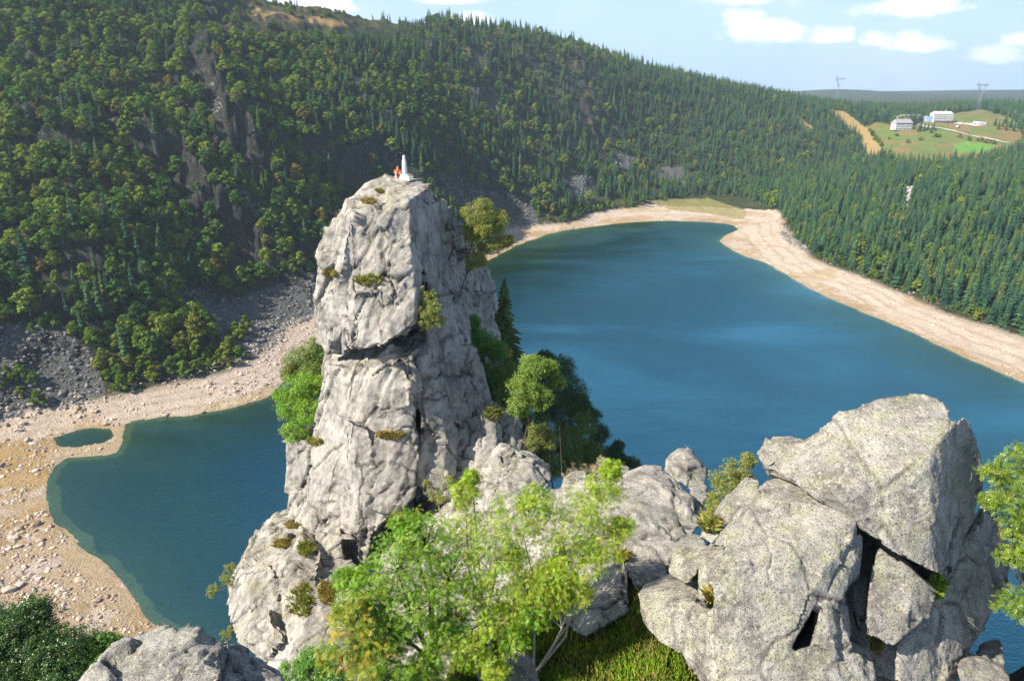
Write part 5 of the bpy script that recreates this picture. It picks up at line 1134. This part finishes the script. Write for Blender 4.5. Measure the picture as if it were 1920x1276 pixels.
# ------------------------------------------------------------ monument and sitting person
def pmat(name, c, rough=.7, noise=.2, sc=8, metal=0):
    m = bpy.data.materials.new(name); m.use_nodes = True; N = NT(m.node_tree); p = N.n['Principled BSDF']; tc = N.new('ShaderNodeTexCoord'); n = N.noise(tc.outputs['Object'], sc, 4, .6)
    N.set(p.inputs['Base Color'], N.mix(1.0, tuple(c), N.math('ADD', 1 - noise, N.math('MULTIPLY', n, noise * 2)), 'MULTIPLY')); p.inputs['Roughness'].default_value = rough; p.inputs['Metallic'].default_value = metal; return m
M_WSTONE = pmat('white_stone', (.72, .69, .64)); M_ORANGE = pmat('orange_cloth', (.80, .17, .02)); M_SKIN = pmat('skin', (.60, .32, .20)); M_SHORTS = pmat('mauve_cloth', (.36, .17, .28)); M_HAIR = pmat('hair', (.16, .05, .03)); M_SHOE = pmat('shoe', (.5, .46, .4))
h0, _, t0 = ray(759, 337); mz = drop(h0.x, h0.y + .15, h0.z + 1.2); mo = (h0.x, h0.y + .15, mz)
root = empty('monument', mo); tag(root, 'slender white stone monument like a robed figure on the summit of the pillar', 'monument')
mb = MB(); mb.box((0, 0, .05), (.78, .6, .34)); mb.box((0, 0, .26), (.6, .5, .14), taper=.9); mb.build('base', [M_WSTONE], root)
mb = MB(); mb.lathe((0, 0, .30), [(.0, 0), (.25, 0), (.25, .1), (.235, .45), (.215, .8), (.20, 1.02), (.185, 1.10), (.125, 1.17), (.12, 1.2), (.14, 1.26), (.135, 1.34), (.10, 1.42), (.05, 1.47), (0, 1.48)], 14); v = mb.v[0]; v[:, 0] *= .8; v[:, 1] *= .7
for q in v:
    if q[2] < 1.3: q[0] += .02 * math.sin(q[2] * 9 + q[1] * 20)
mb.build('figure', [M_WSTONE], root, True)
def skin_body(name, joints, edges, mat, parent, sub=1):
    me = bpy.data.meshes.new(name); me.from_pydata([j[:3] for j in joints], edges, []); o = bpy.data.objects.new(name, me); COL.objects.link(o)
    md = o.modifiers.new('sk', 'SKIN'); md.use_smooth_shade = True
    for k, j in enumerate(joints): me.skin_vertices[0].data[k].radius = (j[3], j[3]); 
    me.skin_vertices[0].data[0].use_root = True
    s = o.modifiers.new('ss', 'SUBSURF'); s.levels = sub; s.render_levels = sub
    dg = bpy.context.evaluated_depsgraph_get(); m2 = bpy.data.meshes.new_from_object(o.evaluated_get(dg)); m2.materials.append(mat); bpy.data.objects.remove(o)
    m2.name = name; ob = bpy.data.objects.new(name, m2); COL.objects.link(ob); ob.parent = parent; return ob
h1, _, t1 = ray(746, 333); pz = drop(h1.x, h1.y + .12, h1.z + 1.5); po = (h1.x, h1.y + .12, pz)
pers = empty('person', po, .25); tag(pers, 'person in an orange top sitting hunched with knees raised beside the white monument', 'person')
# facing -y (towards the lake edge in front); seat on the rock
J = [(0, .05, .13, .13), (0, .03, .32, .13), (0, -.03, .50, .15), (0, -.07, .60, .07), (0, -.12, .72, .095), (0, -.13, .80, .07),
     (.10, -.02, .13, .09), (.17, -.36, .42, .065), (.16, -.52, .06, .045), (.16, -.66, .0, .035), (-.10, -.02, .13, .09), (-.17, -.36, .40, .065), (-.20, -.56, .02, .045), (-.21, -.70, -.03, .035),
     (.18, -.04, .52, .055), (.28, -.16, .36, .042), (.18, -.36, .44, .032), (.12, -.43, .43, .028), (-.18, -.04, .52, .055), (-.30, -.14, .34, .042), (-.20, -.36, .42, .032), (-.13, -.43, .41, .028)]
E = [(0, 1), (1, 2), (2, 3), (3, 4), (4, 5), (0, 6), (6, 7), (7, 8), (8, 9), (0, 10), (10, 11), (11, 12), (12, 13), (2, 14), (14, 15), (15, 16), (16, 17), (2, 18), (18, 19), (19, 20), (20, 21)]
base_j = len(J)
for sx, hj in ((1, 17), (-1, 21)):      # five fingers on each hand
    hx, hy, hz_, _ = J[hj]
    for f in range(4): J.append((hx - sx * (.035 + .004 * (f % 2)), hy - .03 + .018 * f, hz_ - .035 - .004 * f, .009)); E.append((hj, len(J) - 1))
    J.append((hx - sx * .01, hy + .02, hz_ + .03, .010)); E.append((hj, len(J) - 1))
skin_body('body', J, E, M_SKIN, pers)
T = [(0, .05, .20, .155), (0, .03, .34, .155), (0, -.03, .50, .17), (0, -.06, .57, .10), (.18, -.04, .52, .078), (.26, -.13, .40, .066), (-.18, -.04, .52, .078), (-.27, -.12, .39, .066)]
skin_body('shirt', T, [(0, 1), (1, 2), (2, 3), (2, 4), (4, 5), (2, 6), (6, 7)], M_ORANGE, pers)
T = [(0, .06, .13, .16), (.10, -.02, .15, .115), (.15, -.24, .33, .09), (-.10, -.02, .15, .115), (-.15, -.24, .31, .09)]
skin_body('shorts', T, [(0, 1), (1, 2), (0, 3), (3, 4)], M_SHORTS, pers)
mb = MB(); mb.lathe((0, -.10, .735), [(.0, .105), (.06, .095), (.10, .05), (.108, 0), (.10, -.04), (.085, -.06)], 12); vv = mb.v[0]; vv[:, 1] += .03; mb.build('hair', [M_HAIR], pers, True)
mb = MB()
for sx in (-.035, .035): mb.lathe((sx, -.215, .725), [(0, -.012), (.012, 0), (0, .012)], 6)
mb.build('eyes', [M_HAIR], pers); mb = MB(); mb.tube([(0, -.21, .72), (0, -.235, .69)], [.008, .014], 6); mb.build('nose', [M_SKIN], pers, True); mb = MB(); mb.box((0, -.205, .655), (.045, .01, .01)); mb.build('mouth', [M_HAIR], pers)
for s_ in ((.16, -.62, .02), (-.205, -.66, -.02)):
    mb = MB(); mb.box((s_[0], s_[1], s_[2]), (.09, .26, .08), taper=.75); mb.build('shoe', [M_SHOE], pers)

# ------------------------------------------------------------ buildings on the meadow
M_WALL = pmat('white_render', (.74, .73, .70), sc=.6); M_CREAM = pmat('cream_render', (.62, .55, .45), sc=.6); M_BLUE = pmat('blue_render', (.30, .42, .62), sc=.6); M_ROOF = pmat('grey_roof', (.30, .29, .28), sc=1); M_ROOFP = pmat('pale_roof', (.50, .47, .45), sc=1)
M_GLASS = pmat('window_glass', (.03, .035, .045), .15); M_BROWN = pmat('brown_wood', (.20, .12, .07), sc=2); M_DARK = pmat('dark_rubber', (.02, .02, .02)); M_STEEL = pmat('galvanised_steel', (.26, .28, .31), .5, metal=.6)
def spot(px, py, Y):
    q = P(px, py, Y); return (q[0], q[1], gz(q[0], q[1]) - .3)
def on_ground(px, py):
    """point of the ground sheet seen at that pixel"""
    m = (Y > 250); d = np.where(m, (U - px) ** 2 + (V_ - py) ** 2, 1e18); i = int(np.argmin(d)); return np.array([X[i], Y[i], H[i]])
def building(name, label, px, py, w, d, hh, rot, wall, roofm, floors, cols, roof='gable', rh=4.0, balcony=None, wing=None):
    q = on_ground(px, py); root = empty(name, (q[0], q[1], q[2] - .5), rot); tag(root, label, 'building')
    mb = MB(); mb.box((0, 0, hh / 2), (w, d, hh)); mb.build('wall', [wall], root)
    mb = MB()
    if roof == 'gable':
        W2, D2 = w / 2 + .6, d / 2 + .7
        v = [(-W2, -D2, hh), (W2, -D2, hh), (W2, D2, hh), (-W2, D2, hh), (-W2 + rh * .5, 0, hh + rh), (W2 - rh * .5, 0, hh + rh)]
        mb.add([(a, b, c + .05) for a, b, c in v], [[0, 1, 5, 4], [2, 3, 4, 5]]); mb.add([(a, b, c + .05) for a, b, c in v], [[1, 2, 5], [3, 0, 4], [0, 3, 2], [0, 2, 1]])
    else:
        mb.box((0, 0, hh + rh / 2 + .02), (w + 1.2, d + 1.2, rh))
    ro = mb.build('roof', [roofm], root); 
    mb = MB(); mb.box((w * .2, d * .1, hh + rh + .2), (1.0, .8, 1.8)); mb.build('chimney', [M_CREAM], ro)
    fh = hh / floors
    for f in range(floors):
        for c in range(cols):
            x = -w / 2 + (c + .5) * w / cols; mb = MB(); mb.box((x, -d / 2 - .02, f * fh + fh * .55), (w / cols * .50, .16, fh * .52)); mb.build('window', [M_GLASS], root)
        if balcony and f > 0:
            mb = MB(); mb.box((0, -d / 2 - .8, f * fh + .1), (w * .96, 1.6, .18)); mb.box((0, -d / 2 - 1.58, f * fh + .62), (w * .96, .07, .85)); mb.build('balcony', [balcony], root)
    for s in (-1, 1):
        for f in range(floors):
            mb = MB(); mb.box((s * (w / 2 + .02), -d * .15, f * fh + fh * .55), (.16, d * .16, fh * .5)); mb.build('window', [M_GLASS], root)
    if wing:
        ww, wd, wh, wx, wy = wing; mb = MB(); mb.box((wx, wy, wh / 2), (ww, wd, wh)); mb.build('wing', [wall], root); mb = MB(); mb.box((wx, wy, wh + .25), (ww + .6, wd + .6, .5)); mb.build('wing_roof', [roofm], root)
    mb = MB(); mb.box((w * .3, -d / 2 - .03, 1.1), (1.4, .2, 2.2)); mb.build('door', [M_BROWN], root)
    return root
building('guesthouse', 'long white three-storey building with a grey roof, nearest of the three on the meadow', 1690, 243, 22, 10, 8.2, .10, M_WALL, M_ROOF, 3, 8, rh=4.5)
building('guesthouse', 'cream building with a flat brownish roof behind the long white one', 1705, 226, 21, 11, 7.0, -.05, M_CREAM, M_ROOFP, 2, 6, 'flat', .9, wing=(9, 8, 6, -14.6, 1))
building('hotel', 'large blue and white building with rows of balconies and a pale roof', 1762, 228, 23, 12, 10.0, -.12, M_WALL, M_ROOFP, 4, 8, 'gable', 3.6, balcony=M_WALL, wing=(8, 10, 7, -15, 0))
for o in list(bpy.data.objects):
    if o.name.startswith('wing') and o.parent and o.parent.name.startswith('hotel') and 'roof' not in o.name: o.data.materials[0] = M_BLUE
def vehicle(name, label, px, py, L, w, h, rot, body, cat, cab=True):
    q = on_ground(px, py); root = empty(name, (q[0], q[1], q[2] + .35), rot); tag(root, label, cat, None)
    mb = MB(); mb.box((0, 0, .35 + h * .28), (L, w, h * .5)); 
    if cab: mb.box((-L * .05, 0, .35 + h * .70), (L * .6, w * .9, h * .42), taper=.78)
    else: mb.box((L * .02, 0, .35 + h * .72), (L * .96, w, h * .46), taper=.94)
    mb.build('body', [body], root); mb = MB(); mb.box((-L * .05, 0, .35 + h * .70), (L * .56, w * .92, h * .22), taper=.85); mb.build('windows', [M_GLASS], root)
    for a in (-.32, .32):
        for b in (-.5, .5):
            mb = MB(); mb.tube([(a * L, b * w - .1, .33), (a * L, b * w + .1, .33)], .33, 10); mb.build('wheel', [M_DARK], root)
M_CARW = pmat('white_paint', (.78, .78, .78), .35); M_CARD = pmat('dark_paint', (.10, .13, .18), .35)
for a, b, t in ((1828, 233, 'leftmost'), (1835, 234, 'middle'), (1843, 234, 'rightmost')): vehicle('camper_van', 'white camper van on the gravel, %s of the three in a row' % t, a, b, 6, 2.3, 2.8, .1, M_CARW, 'camper van', False)
vehicle('parked_car', 'white car parked below the blue and white building', 1803, 232, 4.3, 1.8, 1.5, .3, M_CARW, 'car')
vehicle('parked_car', 'dark car parked close by the corner of the blue and white building', 1789, 230, 4.3, 1.8, 1.5, .3, M_CARD, 'car')
vehicle('parked_van', 'white van standing on the meadow track near the lone dark tree', 1797, 240, 4.8, 2, 2.1, .6, M_CARW, 'van', False)
rng = np.random.default_rng(404)
def meadow_plant(px, py, variants, nm, cat, h, w, lab, grp):
    q = on_ground(px, py); o = variants[int(rng.integers(len(variants)))].copy(); o.name = nm; COL.objects.link(o); o.location = (q[0], q[1], q[2] - .3); o.scale = (h * w, h * w, h); o.rotation_euler = (0, 0, rng.uniform(0, 6)); tag(o, lab, cat, grp)
for a, b in [(1722, 247), (1728, 243), (1733, 246), (1739, 243), (1745, 248), (1750, 244)]: meadow_plant(a, b, SV, 'spruce_tree', 'spruce', rng.uniform(9, 14), 1.3, 'dark spruce in the clump between the white and the blue buildings', 'spruces between the buildings')
for a, b in [(1866, 236), (1872, 242), (1879, 238), (1886, 244), (1893, 240), (1901, 246), (1884, 232), (1908, 240)]: meadow_plant(a, b, SV, 'spruce_tree', 'spruce', rng.uniform(10, 15), 1.3, 'dark spruce in the clump on the right part of the meadow', 'spruces on the right of the meadow')
for a, b in [(1630, 248), (1635, 255), (1640, 262), (1645, 268), (1651, 275)]: meadow_plant(a, b, BV, 'broadleaf_tree', 'tree', rng.uniform(6, 8), 1.2, 'small tree in the slanting hedge beside the ochre track', 'trees of the slanting hedge')
for a, b in [(1755, 258), (1762, 256), (1798, 259), (1832, 264), (1840, 266), (1850, 268), (1860, 270), (1682, 256), (1668, 262), (1815, 263), (1700, 268), (1725, 262)]: meadow_plant(a, b, FV, 'meadow_bush', 'bush', rng.uniform(3.5, 5.5), 1.3, 'round green bush scattered on the open meadow below the buildings', 'bushes on the meadow')
# roads as thin sheets on the ground
M_ROAD = pmat('gravel_road', (.42, .38, .34), .95, sc=1)
def road(name, px_pts, w, label):
    c = catmull(np.array([on_ground(*q)[:2] for q in px_pts]), 8, False); t = np.gradient(c, axis=0); t /= np.linalg.norm(t, axis=1)[:, None]; nn = np.stack([-t[:, 1], t[:, 0]], 1)
    k = 5; V = []
    for j in range(k):
        q = c + nn * w * (j / (k - 1) - .5); V.append(np.stack([q[:, 0], q[:, 1], ground_z(q[:, 0], q[:, 1]) + .45], 1))
    V = np.stack(V, 1).reshape(-1, 3); n = len(c); F = np.array([[i * k + j, i * k + j + 1, (i + 1) * k + j + 1, (i + 1) * k + j] for i in range(n - 1) for j in range(k - 1)])
    tag(mesh_np(name, V, F, [M_ROAD], True), label, 'road', kind='structure')
road('road', [(1722, 234), (1745, 239), (1775, 244), (1805, 250), (1832, 256), (1865, 262), (1895, 268)], 5, 'pale gravel road crossing the meadow'); road('forest_road', [(1708, 345), (1700, 362), (1697, 380), (1700, 398)], 6, 'pale road showing in a gap of the right wood')
road('car_park', [(1790, 231), (1815, 233), (1850, 235)], 12, 'pale gravel yard beside the hotel')

# ------------------------------------------------------------ pylons and lines
def pylon(loc, hh, rot, label):
    root = empty('power_pylon', loc, rot); tag(root, label, 'pylon', None); k = hh / 50
    def lattice(name, a, b, n, r=.10):
        mb = MB()   # a, b: four corner points bottom/top
        for c in range(4): mb.tube([a[c], b[c]], r * k * 1.5, 4)
        for i in range(n):
            for c in range(4):
                p0 = a[c] + (b[c] - a[c]) * (i / n); p1 = a[(c + 1) % 4] + (b[(c + 1) % 4] - a[(c + 1) % 4]) * ((i + 1) / n); mb.tube([p0, p1], r * k * .8, 3, cap=False)
                p2 = a[(c + 1) % 4] + (b[(c + 1) % 4] - a[(c + 1) % 4]) * (i / n); p3 = a[c] + (b[c] - a[c]) * ((i + 1) / n); mb.tube([p2, p3], r * k * .8, 3, cap=False)
        return mb.build(name, [M_STEEL], root)
    sq = lambda cx, z, w, d=None: np.array([(cx - w, -(d or w), z), (cx + w, -(d or w), z), (cx + w, (d or w), z), (cx - w, (d or w), z)], float) * k
    lattice('tower', sq(0, 0, 4), sq(0, 28, 1.3), 7); lattice('fork_arm', sq(-.5, 28, .8), sq(-6.0, 43, .8), 5); lattice('fork_arm', sq(.5, 28, .8), sq(6.0, 43, .8), 5)
    a = np.array([(-11, -.8, 43), (-11, .8, 43), (-11, .8, 45), (-11, -.8, 44.5)], float) * k; b = a * [-1, 1, 1]; lattice('cross_arm', a, b, 12)
    for s in (-1, 1): lattice('horn', sq(s * 6, 44.5, .6), sq(s * 7.6, 50, .15), 3)
    for x in (-9.5, 0, 9.5):
        mb = MB(); mb.lathe((x * k, 0, 39.2 * k), [(0, 0), (.18 * k, .2 * k), (.22 * k, 3.4 * k), (0, 3.8 * k)], 6); mb.build('insulator', [M_WSTONE], root)
    return k
def sky_pylon(px, ytop, Y, hh, rot, label):
    q = P(px, ytop, Y); pylon((q[0], q[1], q[2] - hh), hh, rot, label); return np.array([q[0], q[1], q[2] - hh])
pA = sky_pylon(1576, 142, 1500, 48, .1, 'far power pylon with forked head standing against the sky in the middle distance'); pB = sky_pylon(1844, 152, 1050, 44, .15, 'nearer power pylon rising out of the wood behind the hotel')
def wire(a, b, sag, label, n=40):
    t = np.linspace(0, 1, n)[:, None]; p = a * (1 - t) + b * t; p[:, 2] -= sag * 4 * (t * (1 - t))[:, 0]; mb = MB(); mb.tube(p, .07, 4); o = mb.build('power_line', [M_STEEL], None, origin=p[0]); tag(o, label, 'cable', 'power lines')
kA, kB_ = 48 / 50, 44 / 50
far_end = P(2300, 235, 620); far_end[2] = P(2300, 235, 620)[2]
for x in (-9.5, 0, 9.5):
    a = pA + np.array([x * kA, 0, 39 * kA]); b = pB + np.array([x * kB_, 0, 39 * kB_]); w_ = {-9.5: 'left', 0: 'middle', 9.5: 'right'}[x]
    wire(a, b, 14, 'thin sagging cable between the two pylons, on the %s insulators' % w_); wire(b, far_end + np.array([x * 1.1, x * .5, 0]), 9, 'thin cable running down to the right edge from the nearer pylon, %s one' % w_)
# ------------------------------------------------------------ haze
hm = bpy.data.materials.new('haze'); hm.use_nodes = True; N = NT(hm.node_tree); N.n.clear(); out = N.new('ShaderNodeOutputMaterial'); pv = N.new('ShaderNodeVolumePrincipled')
pv.inputs['Color'].default_value = (.68, .87, 1.0, 1); pv.inputs['Density'].default_value = .00014; pv.inputs['Anisotropy'].default_value = .25; N.l.new(pv.outputs[0], out.inputs['Volume'])
zt = 285; mb = MB(); mb.box((0, 2300, (zt - 45) / 2), (11000, 5900, zt + 45)); hz_o = mb.build('haze', [hm]); tag(hz_o, 'thin bluish summer haze over the lake and hills', 'haze', kind='stuff')
